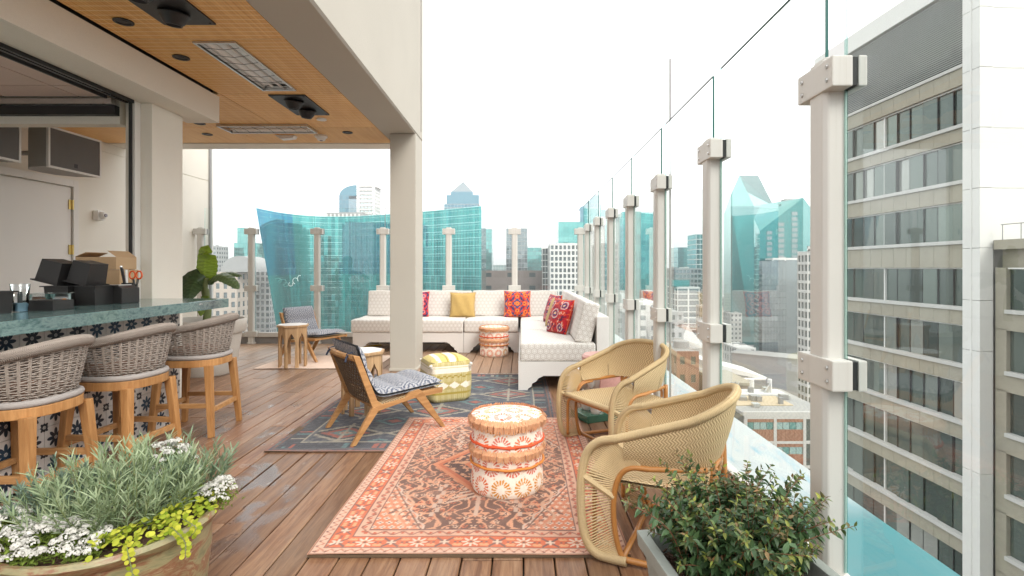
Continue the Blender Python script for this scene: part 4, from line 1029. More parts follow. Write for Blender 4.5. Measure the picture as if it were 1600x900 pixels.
# ------------------------------------------------------------------ scatter cushions
def kilim(seed, pal, fx=7, fy=7):
    def fn(u, v):
        C = np.tile(pal[0], u.shape + (1,)); a = np.abs(u); b_ = np.abs(v)
        q = np.floor(a * 14) / 14; w = np.floor(b_ * 14) / 14
        d = q + w; C[(np.sin(d * 16 + seed) > .25)] = pal[1]; C[(np.sin(d * 16 + seed) < -.55)] = pal[2]
        n_ = fbm(q * fx + seed, w * fy + seed); C[n_ > .58] = pal[3]; C[n_ < .28] = pal[4]
        for cx, cy in ((0, 0), (.55, 0), (0, .55), (.62, .62)):
            r = np.hypot(a - cx, b_ - cy); C[r < .2] = pal[1]; C[r < .14] = pal[3]; C[r < .07] = pal[4]
        return C
    return fn
def paisley(seed):
    def fn(u, v):
        C = np.tile(lin(186, 40, 48), u.shape + (1,)); n_ = fbm(u * 9 + seed, v * 9); C[n_ > .56] = lin(214, 92, 60); C[n_ > .64] = lin(226, 200, 180); C[n_ < .30] = lin(86, 36, 66)
        for cx, cy, r0 in ((0, .1, .28), (.6, .6, .25), (-.6, -.6, .28), (.6, -.65, .22), (-.6, .62, .24)):
            r = np.hypot(u - cx, v - cy); C[r < r0] = lin(206, 196, 200); C[r < r0 * .8] = lin(160, 34, 46); C[r < r0 * .55] = lin(60, 60, 110); C[r < r0 * .28] = lin(232, 190, 150)
        return C
    return fn
PAL1 = [lin(64, 86, 130), lin(206, 66, 44), lin(58, 60, 92), lin(232, 132, 64), lin(150, 40, 60)]
PAL2 = [lin(120, 44, 76), lin(196, 60, 66), lin(66, 44, 78), lin(214, 150, 150), lin(60, 70, 110)]
def cushion(label, loc, w, t, mat_, colors, rz, tilt, roll=0, fringe=False, group='scatter cushions on the sofa'):
    e = empty('scatter_cushion', loc, rz, label, 'cushion', group)
    o = pillow_mesh('cover', w, w, t, mat_, e, 44, colors); o.location = (0, 0, w / 2 * cos(tilt)); o.rotation_euler = (-tilt, roll, 0)
    b = MB(); k = w / 2; pts = []
    for cx, cz, dx, dz in ((-1, -1, 1, 0), (1, -1, 0, 1), (1, 1, -1, 0), (-1, 1, 0, -1)):
        for j in range(8): u = cx + dx * 2 * j / 8; v = cz + dz * 2 * j / 8; pts.append((u * k * (1 - .072 * (1 - abs(v) ** 1.5) * abs(u) ** 4), 0, v * k * (1 - .072 * (1 - abs(u) ** 1.5) * abs(v) ** 4)))
    b.tube(pts, .006, 5, closed=True)
    if fringe:
        for i in range(len(pts)):
            p0 = Vector(pts[i]); p1 = Vector(pts[(i + 1) % len(pts)])
            for j in range(5): c = p0.lerp(p1, j / 5); d = c.normalized(); b.tube([c, c + d * .018 + Vector((random.uniform(-.006, .006), random.uniform(-.006, .006), 0))], .003, 3)
    q = b.build('edge_trim', mat_ if mat_ == 'mustard' else 'cord_red', e, smooth='all'); q.location = o.location; q.rotation_euler = o.rotation_euler
    return e
SZ = .505
cushion('mustard yellow fringed cushion on the long back run of the sofa', (-.96, 8.55, SZ), .40, .15, 'mustard', None, 0, .22, fringe=True)
cushion('blue and red kilim patterned cushion beside the sofa corner', (-.07, 8.53, SZ), .43, .15, 'printed_fabric', kilim(1.3, PAL1), 0, .22)
cushion('red patterned cushion half hidden behind the column', (-1.72, 8.56, SZ), .42, .15, 'printed_fabric', kilim(4.0, PAL2), 0, .22)
cushion('purple and red patterned cushion deep in the sofa corner', (.45, 7.62, SZ), .42, .15, 'printed_fabric', kilim(2.2, PAL2), radians(-70), .28)
cushion('plain mustard cushion leaning between two red cushions in the corner', (.46, 7.02, SZ), .40, .15, 'mustard', None, radians(-66), .30)
cushion('red paisley cushion leaning on the right side run of the sofa', (.47, 6.40, SZ), .43, .17, 'printed_fabric', paisley(2.0), radians(-62), .30)
# ================================================================== bar counter and what stands on it
mat('bin_black', (.018, .017, .017), .38, .2, 10, spec=.5)
mat('cardboard', (.50, .335, .19), .85, .08, 5, fine=.06)
mat('carton_white', (.70, .69, .67), .6, .05)
mat('cap_yellow', (.75, .52, .02), .4, .05)
mat('blue_paper', (.30, .52, .66), .7, .25, 40)
mat('handle_orange', (.72, .11, .02), .35, .05)
mat('fruit_orange', (.72, .27, .02), .5, .1, 30)
mat('nuts_brown', (.14, .06, .03), .6, .5, 60, bmp=.6, bs=120)
pane_glass('clear_plastic', (.86, .88, .89), 2.0)
mat('bar_core', (.30, .29, .28), .8, .1)
mat('grout', (.42, .41, .39), .9, .1)
CT = 1.037
bc = empty('bar_counter', (-2.93, 2.5, 0), 0, 'bar with teal stone top and patterned tile front along the left side', 'bar counter')
b = MB(); b.box(-.86, .38, -2.4, 2.07, CT - .075, CT); b.build('stone_top', 'teal_stone', bc, bevel=.004)
b = MB(); b.box(-.45, -.012, -2.4, 1.985, 0, CT - .077); b.build('bar_body', 'grout', bc)
T = .1598; y1 = 2.0
for i in range(21):
    for j in range(6):
        z1 = CT - .078 - j * T; z0 = max(z1 - T, .0)
        if z1 < .03: continue
        b = MB(); b.box(-.010, .0, y1 - (i + 1) * T + .0015, y1 - i * T - .0015, z1 - T + .0015, z1 - .0015) if z1 - T > -.01 else b.box(-.010, .0, y1 - (i + 1) * T + .0015, y1 - i * T - .0015, .002, z1 - .0015)
        b.build('tile', 'star_tile', bc)
def bin_mesh(b, w, d, h, t=.006, fl=.016):
    o = [(-w/2, -d/2), (w/2, -d/2), (w/2, d/2), (-w/2, d/2)]
    k = .90
    vs = [(x * k, y * k, 0) for x, y in o] + [(x, y, h) for x, y in o] + [(x + fl * (1 if x > 0 else -1), y + fl * (1 if y > 0 else -1), h) for x, y in o] + [(x + fl * (1 if x > 0 else -1), y + fl * (1 if y > 0 else -1), h - .008) for x, y in o]
    vs += [(x * .96, y * .96, h) for x, y in o] + [(x * k * .94, y * k * .94, t) for x, y in o]
    fs = [(0, 1, 2, 3)]
    for a in range(4):
        c = (a + 1) % 4
        fs += [(a, c, 4 + c, 4 + a), (12 + a, 12 + c, 8 + c, 8 + a), (8 + a, 8 + c, 16 + c, 16 + a), (16 + a, 16 + c, 20 + c, 20 + a), (12 + a, 12 + c, 4 + c, 4 + a)]
    fs.append((23, 22, 21, 20)); return b.add(vs, fs)
def black_bin(label, loc, w, d, h, rot=(0, 0, 0), grp='black plastic bins on the bar'):
    b = MB(); bin_mesh(b, w, d, h); o = tag(b.build('plastic_bin', 'bin_black', fix=False), label, 'bin', grp); o.location = loc; o.rotation_euler = rot; return o
black_bin('lower upright black bin at the left of the pair on the bar', (-3.24, 3.74, CT), .17, .18, .14)
black_bin('lower upright black bin at the right of the pair, next to the printer', (-3.075, 3.78, CT), .15, .18, .14)
black_bin('upper left black bin tilted to the left on top of the lower bins', (-3.27, 3.74, CT + .312), .16, .19, .155, (radians(180), radians(14), 0))
black_bin('upper right black bin tilted to the left beside its twin', (-3.10, 3.78, CT + .306), .14, .18, .155, (radians(180), radians(13), 0))
black_bin('single black bin under the white carton at the left edge', (-3.05, 3.02, CT), .13, .13, .13)
b = MB(); b.box(-.105, .10, -.075, .075, 0, .062).box(-.1, .095, -.07, .07, .06, .064); o = tag(b.build('black_tray', 'bin_black', bevel=.004), 'low black box in front of the stacked bins', 'box'); o.location = (-2.98, 3.30, CT)
pr_ = empty('receipt_printer', (-3.06, 3.95, CT), 0, 'black receipt printer with rounded front beside the bins', 'printer')
b = MB(); b.prism([(-.12, 0), (.12, 0), (.12, .115), (.09, .132), (-.02, .135), (-.055, .125), (-.10, .10), (-.12, .09)], -.09, .09, 'y'); b.build('body', 'bin_black', pr_, bevel=.006)
b = MB(); b.box(-.1205, -.118, -.075, .03, .035, .05); b.build('paper_slot', 'rubber', pr_)
b = MB(); b.box(-.05, .08, -.06, .06, .135, .139); b.build('receipt', 'carton_white', pr_)
hold = empty('pen_cup', (-3.04, 4.05, CT + .0), 0, 'small dark cup of pens behind the receipt printer', 'pen cup')
b = MB(); b.lathe([(.035, 0), (.04, .15), (.037, .15), (.033, .01)], 14, cap=True); b.build('cup', 'bin_black', hold, smooth=True)
for k, (mm, dx, dy, h_) in enumerate((('black_metal', -.05, 0, .27), ('plastic_white', -.02, .01, .25), ('bin_black', -.035, -.01, .26), ('steel', -.06, .01, .28))):
    b = MB(); b.tube([(0, 0, .02), (dx, dy, h_)], .009, 7); b.build('pen', mm, hold, smooth=True)
sc_ = empty('scissors', (-2.985, 4.06, CT + .02), 0, 'scissors with red orange handles standing behind the printer', 'scissors')
for s in (-1, 1):
    b = MB(); b.tube([(s * .026 + .022 * cos(a), 0, .19 + .03 * sin(a)) for a in np.linspace(0, 2 * pi, 16, endpoint=False)], .006, 6, closed=True); b.build('handle', 'handle_orange', sc_, smooth='all')
    b = MB(); b.bar((s * .02, 0, .17), (-s * .012, 0, 0), .004, .018); b.build('blade', 'steel', sc_)
def carton(label, loc, w, d, h, rz, flaps=True):
    e = empty('cardboard_box', loc, rz, label, 'box', 'cardboard boxes')
    b = MB(); b.box(-w/2, w/2, -d/2, d/2, 0, h); b.build('body', 'cardboard', e, bevel=.003)
    if flaps:
        b = MB(); b.prism([(-w/2, h), (-w/2 + .09, h + .035), (-w/2 + .09, h + .039), (-w/2, h + .005)], -d/2, d/2, 'y'); b.build('flap', 'cardboard', e)
        b = MB(); b.prism([(w/2, h), (w/2 - .07, h + .05), (w/2 - .074, h + .05), (w/2 - .005, h + .004)], -d/2, d/2, 'y'); b.build('flap', 'cardboard', e)
    b = MB(); b.box(-w/2 + .02, w/2 - .02, -.025, .025, h + .0006, h + .0022) if not flaps else b.box(-.025, .025, -d/2 - .002, -d/2 - .0005, .02, h - .01); b.build('tape', 'cardboard', e)
carton('lower brown cardboard box stacked against the bar pillar', (-3.40, 4.30, CT), .36, .22, .25, .04, False)
carton('upper open cardboard box with raised flaps by the bar pillar', (-3.40, 4.30, CT + .253), .34, .21, .10, -.05)
cup = empty('plastic_cup', (-3.02, 3.16, CT), 0, 'clear plastic cup holding blue and dark packets on the bar', 'cup')
b = MB(); b.lathe([(.036, .003), (.047, .165), (.049, .168), (.046, .168)], 22, cap=False); b.build('wall', 'clear_plastic', cup, smooth='all')
b = MB(); b.lathe([(.033, .003), (.038, .045), (.03, .055), (.0, .05)], 16, cap=False); b.build('blue_filling', 'blue_paper', cup, smooth=True)
b = MB(); b.box(-.012, .012, -.004, .004, .05, .11).box(-.02, .0, .008, .014, .05, .12); b.build('packets', 'dark_metal', cup)
def tub(label, loc, fill):
    e = empty('snack_tub', loc, 0, label, 'tub', 'clear tubs on the bar')
    b = MB(); b.lathe([(.055, .002), (.062, .09), (.064, .092)], 20, cap=False); b.build('wall', 'clear_plastic', e, smooth='all')
    b = MB(); b.lathe([(.052, .004), (.058, .066), (.03, .072), (0, .07)], 18, cap=False); b.build('filling', fill, e, smooth=True)
    b = MB(); b.lathe([(.066, .092), (.066, .10), (.0, .102)], 20, cap=False); b.build('lid', 'clear_plastic', e, smooth=True)
tub('clear tub of brown nuts on the bar', (-3.22, 3.50, CT), 'nuts_brown'); tub('clear tub with green garnish behind the low black box', (-3.12, 3.56, CT), 'kerb_grey')
for k, (dx, dy) in enumerate(((0, 0), (.07, .02))):
    b = MB(); b.lathe([(.004, 0), (.024, .008), (.034, .03), (.026, .056), (.004, .064)], 14); o = tag(b.build('orange_fruit', 'fruit_orange', smooth=True), ('orange fruit beside the clear cup on the bar', 'orange fruit just behind the low black box')[k], 'orange', 'oranges on the bar'); o.location = (-3.06 + dx, 3.31 + dy + .1 * k, CT)
ca = empty('white_carton', (-3.10, 3.02, CT + .132), 0, 'white carton on the black bin at the left edge', 'carton')
b = MB(); b.box(-.05, .05, -.04, .04, 0, .085); b.build('body', 'carton_white', ca, bevel=.003)
b = MB(); b.box(.0505, .0515, -.02, .02, .02, .06); b.build('label_patch', 'bin_black', ca)
bo = empty('bottle', (-3.025, 3.02, CT + .132), 0, 'small white bottle with yellow cap beside the white carton', 'bottle')
b = MB(); b.lathe([(.015, 0), (.016, .05), (.012, .058), (.011, .065)], 14); b.build('body', 'carton_white', bo, smooth=True)
b = MB(); b.lathe([(.014, .065), (.016, .09), (.014, .092)], 14); b.build('cap', 'cap_yellow', bo, smooth=True)
cr = empty('wooden_crate', (-4.05, 5.6, 0), 0, 'plain wooden crate behind the bar end next to the large pot', 'crate')
for k in range(4):
    b = MB(); b.box(-.2, .2, -.15, .15, .02 + k * .2, .19 + k * .2); b.build('board', 'oak_light', cr, bevel=.004)
# ================================================================== planting
def leaf_mat(name, rough=.4, trans=.3, spec=.4):
    mt, p = new_mat(name); nt = mt.node_tree; a = attr('Col'); n_ = noise(coord(), 40, 2) * .4 + .8; c = scale_col(a, n_)
    setp(p, color=c, rough=rough, spec=spec)
    tr = nt.nodes.new('ShaderNodeBsdfTranslucent'); nt.links.new(c.s, tr.inputs[0]); mx = nt.nodes.new('ShaderNodeMixShader'); mx.inputs[0].default_value = trans
    out = [n for n in nt.nodes if n.type == 'OUTPUT_MATERIAL'][0]
    nt.links.new(p.outputs[0], mx.inputs[1]); nt.links.new(tr.outputs[0], mx.inputs[2]); nt.links.new(mx.outputs[0], out.inputs[0])
leaf_mat('leaf_gloss', .32, .22); leaf_mat('leaf_soft', .7, .3, .2); leaf_mat('petal', .7, .25, .2)
mat('stem_red', (.20, .09, .045), .6, .2, 20); mat('stem_green', (.16, .20, .07), .6, .2, 20)
mat('mulch', (.10, .055, .035), .9, .4, 30, bmp=.8, bs=70, fine=.3, fs=90)
def leaves(name, B, D, N, L, W, colors, mat_, parent, prof=((0, .12), (.3, .9), (.65, .85), (1, .02)), droop=.25, fold=.25):
    """B base, D direction, N normal hint (n,3); L, W (n,) -> one mesh of folded leaves"""
    B = np.asarray(B, float); D = np.asarray(D, float); D /= np.linalg.norm(D, axis=1, keepdims=True) + 1e-9
    Sd = np.cross(D, N); Sd /= np.linalg.norm(Sd, axis=1, keepdims=True) + 1e-9; Up = np.cross(Sd, D)
    n = len(B); k = len(prof); V = np.zeros((n, k, 3, 3)); L = np.asarray(L)[:, None]; W = np.asarray(W)[:, None]
    for i, (t, w) in enumerate(prof):
        c = B + D * L * t - Up * L * droop * t * t
        V[:, i, 1] = c; V[:, i, 0] = c - Sd * W * w / 2 + Up * W * fold * w; V[:, i, 2] = c + Sd * W * w / 2 + Up * W * fold * w
    f = []
    for i in range(k - 1):
        for j in (0, 1): f.append((i * 3 + j, i * 3 + j + 1, (i + 1) * 3 + j + 1, (i + 1) * 3 + j))
    fs = (np.array(f)[None] + (np.arange(n) * k * 3)[:, None, None]).reshape(-1, 4)
    o = npmesh(name, V.reshape(-1, 3), fs, mat_, parent, np.repeat(colors, k * 3, 0), smooth=True); o['kind'] = 'stuff'; return o
def rvec(n, s=1.0): return RNG.normal(size=(n, 3)) * s
def jitter(c, n, v=.25):
    k = (1 + RNG.uniform(-v, v, n))[:, None]; return np.clip(np.tile(c, (n, 1)) * k + RNG.uniform(-.01, .01, (n, 3)), 0, 1)
def pot_round(name, loc, prof, m_, label, soil_z, soil_r, n=48):
    e = empty(name, loc, 0, label, 'planter'); b = MB(); b.lathe(prof, n, cap=False); b.build('pot', m_, e, smooth=True)
    V = []; 
    b = MB(); b.lathe([(soil_r, soil_z - .03), (soil_r, soil_z), (soil_r * .6, soil_z + .02), (.0, soil_z + .03)], 32, cap=False); b.build('soil', 'mulch', e, smooth=True); return e
mt, p = new_mat('glazed_pot'); c = coord(); x, y, z = xyz(c); n1 = noise(vec(x * 3, y * 3, z * 9), 2.2, 6, .65, .8); n2 = noise(c, 26, 4)
setp(p, color=scale_col(ramp(n1, [(.3, (.13, .14, .075)), (.46, (.27, .24, .13)), (.56, (.20, .085, .045)), (.7, (.36, .33, .20))]), n2 * .4 + .8), rough=n2 * .3 + .22, normal=bump(n2, .15, .004))
PZ = .45
pot_round('planter', (-1.40, 1.80, 0), [(.20, 0), (.24, .03), (.275, .15), (.292, .30), (.295, PZ - .05), (.312, PZ - .04), (.325, PZ - .015), (.318, PZ), (.298, PZ - .004), (.285, PZ - .05), (.28, PZ - .12)], 'glazed_pot', 'large round glazed brown green planter in the lower left corner', PZ - .05, .284)
PC = Vector((-1.40, 1.80, PZ - .03))
# silver lavender-like clump
def spiky(label, c, n_st, spread, hmin, hmax, col1, col2, name='lavender_plant', per=26, ll=.05):
    e = empty(name, c, 0, label, 'plant', 'plants in the glazed planter'); Bs, Ds, Ls, Ws, Cs = [], [], [], [], []; b = MB()
    for k in range(n_st):
        a = random.uniform(0, 2 * pi); r = spread * sqrt(random.random()); h = random.uniform(hmin, hmax) * (1.1 - .5 * (r / spread) ** 2); out = random.uniform(.25, .75) * r / spread
        p0 = Vector((r * cos(a), r * sin(a), 0)); p1 = p0 + Vector((out * h * cos(a) + random.uniform(-.02, .02), out * h * sin(a) + random.uniform(-.02, .02), h * .55)); p2 = p1 + Vector((out * h * .5 * cos(a), out * h * .5 * sin(a), h * .45))
        st_ = catmull([p0, p1, p2], 6); b.tube(st_, .0014, 3)
        for j in range(per):
            t = .15 + .85 * (j + random.random()) / per; i_ = min(int(t * (len(st_) - 1)), len(st_) - 2); c_ = st_[i_].lerp(st_[i_ + 1], t * (len(st_) - 1) - i_); tg = (st_[i_ + 1] - st_[i_]).normalized()
            aa = j * 2.4 + random.random(); sd_ = Vector((cos(aa), sin(aa), 0)); d = tg * random.uniform(.5, 1.1) + sd_ * random.uniform(.4, 1.0) * (1.15 - t * .7)
            Bs.append(c_); Ds.append(d); Ls.append(ll * random.uniform(.6, 1.15)); Ws.append(random.uniform(.0035, .006)); q = random.random() * .7 + t * .3; Cs.append(col1 * (1 - q) + col2 * q)
    b.build('stems', 'stem_green', e); n = len(Bs); leaves('foliage', Bs, Ds, rvec(n) + np.array([0, 0, 1.5]), Ls, Ws, np.array(Cs), 'leaf_soft', e, ((0, .6), (.35, 1), (.75, .8), (1, .05)), .30, .15)
    return e
S1, S2 = lin(92, 116, 80), lin(178, 192, 156)
spiky('silver green lavender clump filling the middle of the glazed planter', PC + Vector((.02, .02, 0)), 120, .17, .14, .25, S1, S2, ll=.055)
spiky('grey green rosemary like clump at the left of the glazed planter', PC + Vector((-.20, .05, 0)), 60, .10, .10, .19, lin(74, 98, 84), lin(134, 152, 134), per=30, ll=.032)
spiky('grey green upright clump at the back right of the glazed planter', PC + Vector((.12, .20, -.02)), 50, .07, .14, .23, lin(84, 108, 84), lin(150, 168, 140), ll=.05)
def alyssum(label, c, rx, ry, h, ncl):
    e = empty('white_alyssum', c, 0, label, 'flowers', 'white flowers in the glazed planter')
    Bs, Ds, Ls, Ws, Cs, Ns = [], [], [], [], [], []; gB, gD, gL, gW, gC = [], [], [], [], []
    for k in range(ncl):
        a = random.uniform(0, 2 * pi); r = sqrt(random.random()); cx, cy_ = rx * r * cos(a), ry * r * sin(a); cz = h * (1 - .55 * r * r) + random.uniform(-.012, .012); R_ = random.uniform(.010, .020)
        for j in range(34):
            d = Vector(RNG.normal(size=3)); d.z = abs(d.z) * .8 + .1; d.normalize(); pt = Vector((cx, cy_, cz)) + Vector((d.x * R_, d.y * R_, d.z * R_ * .7))
            t1 = d.cross(Vector((.2, .9, .3))).normalized(); t2 = d.cross(t1)
            for q in range(4):
                an = q * pi / 2 + random.random() * .4; dd = t1 * cos(an) + t2 * sin(an) + d * .25; Bs.append(pt); Ds.append(dd); Ns.append(d); Ls.append(random.uniform(.0030, .0048)); Ws.append(.0036); v = random.uniform(.55, .74); Cs.append((v, v * .985, v * .92))
        for j in range(14):
            gB.append((cx + random.uniform(-.02, .02), cy_ + random.uniform(-.02, .02), cz * random.uniform(.2, .85))); gD.append((random.uniform(-1, 1), random.uniform(-1, 1), random.uniform(.0, 1))); gL.append(random.uniform(.012, .024)); gW.append(random.uniform(.004, .007)); gC.append(lin(120, 140, 60) * random.uniform(.6, 1.2))
    leaves('blossom', Bs, Ds, np.array(Ns), Ls, Ws, np.array(Cs), 'petal', e, ((0, .4), (.6, 1), (1, .5)), .1, .0)
    leaves('foliage', gB, gD, rvec(len(gB)) + np.array([0, 0, 1]), gL, gW, np.array(gC), 'leaf_soft', e); return e
alyssum('mass of white blossom at the front of the glazed planter', PC + Vector((-.04, -.19, .0)), .19, .095, .095, 130)
alyssum('white blossom clump at the far left front of the glazed planter', PC + Vector((-.26, -.10, .0)), .08, .08, .095, 45)
alyssum('white blossom peeking out behind the silver foliage', PC + Vector((.03, .23, .0)), .13, .06, .21, 40)
alyssum('white blossom at the right rim of the glazed planter', PC + Vector((.28, .14, .0)), .06, .07, .10, 34)
def jenny(label, c, pts, trail):
    e = empty('creeping_jenny', c, 0, label, 'plant', 'yellow green trailing plants'); Bs, Ds, Ls, Cs, Ns = [], [], [], [], []; b = MB()
    for (x, y, z) in pts:
        n = Vector((random.uniform(-.6, .6), random.uniform(-.9, .3), 1)).normalized(); Bs.append((x, y, z)); Ns.append(n); d = n.cross(Vector(RNG.normal(size=3))).normalized(); Ds.append(d); Ls.append(random.uniform(.011, .019)); q = random.random(); Cs.append(lin(118, 142, 36) * (1 - q) + lin(196, 196, 76) * q)
    for line in trail:
        cv = catmull([(p_[0] + random.uniform(-.012, .012), p_[1] + random.uniform(-.012, .012), p_[2] + random.uniform(-.008, .008)) for p_ in line], 5); b.tube(cv, .0012, 4)
        for i in range(1, len(cv)):
            tg = (cv[i] - cv[i - 1]).normalized()
            for s in (-1, 1):
                n = Vector((.35, -1, .35)) + Vector(RNG.normal(size=3)) * .25; sd_ = tg.cross(n).normalized(); Bs.append(cv[i] + sd_ * s * .002); Ds.append(sd_ * s + tg * .2); Ns.append(n); Ls.append(random.uniform(.010, .018)); q = random.random(); Cs.append(lin(130, 150, 40) * (1 - q) + lin(196, 194, 72) * q)
    b.build('stems', 'stem_green', e); n = len(Bs); leaves('foliage', Bs, Ds, np.array(Ns), Ls, np.array(Ls) * 1.0, np.array(Cs), 'leaf_soft', e, ((0, .35), (.2, .85), (.55, 1.05), (.85, .75), (1, .25)), .15, .06); return e
pts = []
for k in range(520):
    a = random.uniform(-1.1, .75); r = random.uniform(.16, .315); q = random.random(); pts.append((r * cos(a), r * sin(a), random.uniform(.01, .05) + .03 * (1 - abs(r - .24) / .08)))
tr = [[(.27, -.12, .05), (.325, -.15, .06), (.345, -.165, .02), (.35, -.17, -.02)], [(.28, -.08, .05), (.335, -.10, .045), (.35, -.11, .015)], [(.20, -.2, .05), (.235, -.25, .05), (.26, -.27, -.02), (.255, -.272, -.08)]]
jenny('lime yellow creeping plant spilling over the right rim of the glazed planter', PC, pts, tr)
pts = [(-.26 + random.uniform(-.09, .09), -.02 + random.uniform(-.14, .12), random.uniform(.01, .06)) for k in range(160)]
jenny('lime yellow low foliage at the left side of the glazed planter', PC, pts, [])

# right-hand tapered planter with a dark evergreen shrub
mat('grey_planter', (.30, .325, .295), .7, .10, 6, bmp=.15, bs=120)
QC = Vector((.66, 1.55, 0)); QZ = .42
b = MB(); W0, W1 = .20, .262
pl = empty('square_planter', QC, .12, 'pale grey square planter at the lower right holding an evergreen shrub', 'planter')
def sqr(w, z): return [(-w, -w, z), (w, -w, z), (w, w, z), (-w, w, z)]
rings = [sqr(W0, 0), sqr(W1 - .01, QZ - .05), sqr(W1 + .008, QZ - .05), sqr(W1 + .012, QZ), sqr(W1 - .025, QZ), sqr(W1 - .035, QZ - .1)]
vs = [p for r in rings for p in r]; fs = [(0, 1, 2, 3)] + [(4 * i + a, 4 * i + (a + 1) % 4, 4 * i + 4 + (a + 1) % 4, 4 * i + 4 + a) for i in range(5) for a in range(4)]
b.add(vs, fs); b.build('pot', 'grey_planter', pl, bevel=.006)
b = MB(); g = np.linspace(-.226, .226, 40); X, Y = np.meshgrid(g, g); Z = QZ - .07 + .02 * fbm(X * 30, Y * 30)
o = npmesh('soil', np.stack([X, Y, Z], -1).reshape(-1, 3), grid_faces(40, 40), 'mulch', pl, None)
b = MB()
for k in range(260):
    x, y = random.uniform(-.215, .215), random.uniform(-.215, .215); a = random.uniform(0, pi); l = random.uniform(.012, .035); b.bar((x, y, QZ - .045), (x + l * cos(a), y + l * sin(a), QZ - .045 + random.uniform(-.008, .015)), random.uniform(.004, .01), .004)
o = b.build('bark_chips', 'mulch', pl); o['kind'] = 'stuff'
sh = empty('evergreen_shrub', QC + Vector((-.01, .06, QZ - .05)), 0, 'dense dark green shrub with fine pointed leaves in the square planter', 'shrub')
Bs, Ds, Ns, Ls, Ws, Cs = [], [], [], [], [], []; b = MB()
for k in range(300):
    a = random.uniform(0, 2 * pi); r0 = .18 * sqrt(random.random()); p0 = Vector((r0 * cos(a), r0 * sin(a) * .95, 0)); lean = random.uniform(.1, .85); a2 = a + random.uniform(-.7, .7); h = random.uniform(.12, .265) * (1.15 if random.random() < .2 else 1)
    if k % 9 == 0: lean *= 1.25; h *= 1.1
    lean *= (.5 + r0 / .17 * .5)
    p1 = p0 + Vector((cos(a2) * lean * h * .4, sin(a2) * lean * h * .4, h * .6)); p2 = p1 + Vector((cos(a2) * lean * h * .75 + random.uniform(-.03, .03), sin(a2) * lean * h * .75 + random.uniform(-.03, .03), h * (.5 - .25 * lean)))
    cv = catmull([p0, p1, p2], 8); b.tube(cv, [.0022 - .0012 * i / (len(cv) - 1) for i in range(len(cv))], 4)
    nl = 13
    for j in range(nl):
        t = .10 + .90 * j / (nl - 1); f_ = t * (len(cv) - 1); i_ = min(int(f_), len(cv) - 2); c_ = cv[i_].lerp(cv[i_ + 1], f_ - i_); tg = (cv[i_ + 1] - cv[i_]).normalized(); aa = j * pi / 2 + k
        e1 = tg.cross(Vector((.3, .2, .9))).normalized(); e2 = tg.cross(e1)
        for s in (-1, 1):
            sd_ = (e1 * cos(aa) + e2 * sin(aa)) * s; d = sd_ + tg * random.uniform(.2, .8) + Vector((0, 0, random.uniform(-.2, .2)))
            Bs.append(c_); Ds.append(d); Ns.append(Vector((0, 0, 1)) + Vector(RNG.normal(size=3)) * .45); sz = random.uniform(.7, 1.15) * (1 - .45 * max(0, t - .7) / .3); Ls.append(.038 * sz); Ws.append(.019 * sz)
            tip = max(0, (t - .80) / .2) * random.random(); base = lin(72, 100, 62) * random.uniform(.55, 1.25); Cs.append(base * (1 - tip) + (lin(168, 172, 78) if random.random() < .6 else lin(150, 110, 70)) * tip)
pl.scale = (.9, .9, 1); sh.scale = (.88, .88, .94)
b.build('stems', 'stem_red', sh); leaves('foliage', Bs, Ds, np.array(Ns), Ls, Ws, np.clip(np.array(Cs), 0, 1), 'leaf_gloss', sh, ((0, .10), (.28, .95), (.6, .8), (1, .02)), .18, .22)

# large pale pot with a banana plant by the bar end
mat('pale_pot', (.56, .53, .48), .75, .06, 4, bmp=.06, bs=160)
pot_round('planter', (-3.91, 6.5, 0), [(.30, 0), (.315, .02), (.345, .16), (.352, .165), (.355, .18), (.40, .50), (.425, .505), (.445, .53), (.452, .60), (.46, .65), (.448, .672), (.425, .672), (.41, .64), (.40, .56)], 'pale_pot', 'large pale round pot with thick rim behind the bar stools', .56, .402)
bn = empty('banana_plant', (-3.91, 6.5, .56), 0, 'broad leaved banana plant growing in the large pale pot', 'plant')
b = MB(); b.tube(catmull([(0, 0, 0), (.02, 0, .25), (0, -.02, .5), (.02, -.02, .62)], 6), [.045] * 12 + [.03] * 7, 10); b.build('stalk', 'stem_green', bn, smooth='all')
def banana(pts, W, c1, nrm=(0, -1, .3), tear=.0):
    cv = catmull(pts, 8); k = len(cv); nx = 13; V = []; Cl = []
    for i, p_ in enumerate(cv):
        t = i / (k - 1); tg = (cv[min(i + 1, k - 1)] - cv[max(i - 1, 0)]).normalized(); sd_ = tg.cross(Vector(nrm)).normalized(); up = sd_.cross(tg)
        w = W * (sin(pi * min(1, .10 + t * .93)) ** .55) if t > .12 else W * .06 + W * .5 * max(0, (t - .06) / .06)
        for j in range(nx):
            u = -1 + 2 * j / (nx - 1); x = p_ + sd_ * (u * w / 2) + up * (w * .16 * abs(u) ** 1.3 * -1 + .006 * sin(t * 60 + u * 2)); V.append(x); s_ = .82 + .18 * sin(t * 90 + abs(u) * 6); Cl.append(np.clip(c1 * s_ * (1.25 if abs(u) < .1 else 1), 0, 1))
    o = npmesh('leaf', V, grid_faces(nx, k), 'leaf_gloss', bn, np.array(Cl), smooth=True); return o
banana([(0, 0, .55), (.0, -.03, .66), (.02, -.05, .80), (.05, -.10, .93), (.06, -.16, .90)], .27, lin(150, 178, 64), (0, -1, .2))
banana([(.02, 0, .55), (.12, -.05, .63), (.26, -.10, .65), (.40, -.14, .58), (.50, -.16, .48)], .17, lin(112, 136, 92), (0, -.6, .9))
banana([(0, 0, .52), (.10, .05, .64), (.24, .1, .68), (.38, .13, .64)], .14, lin(104, 128, 86), (0, -.6, .9))
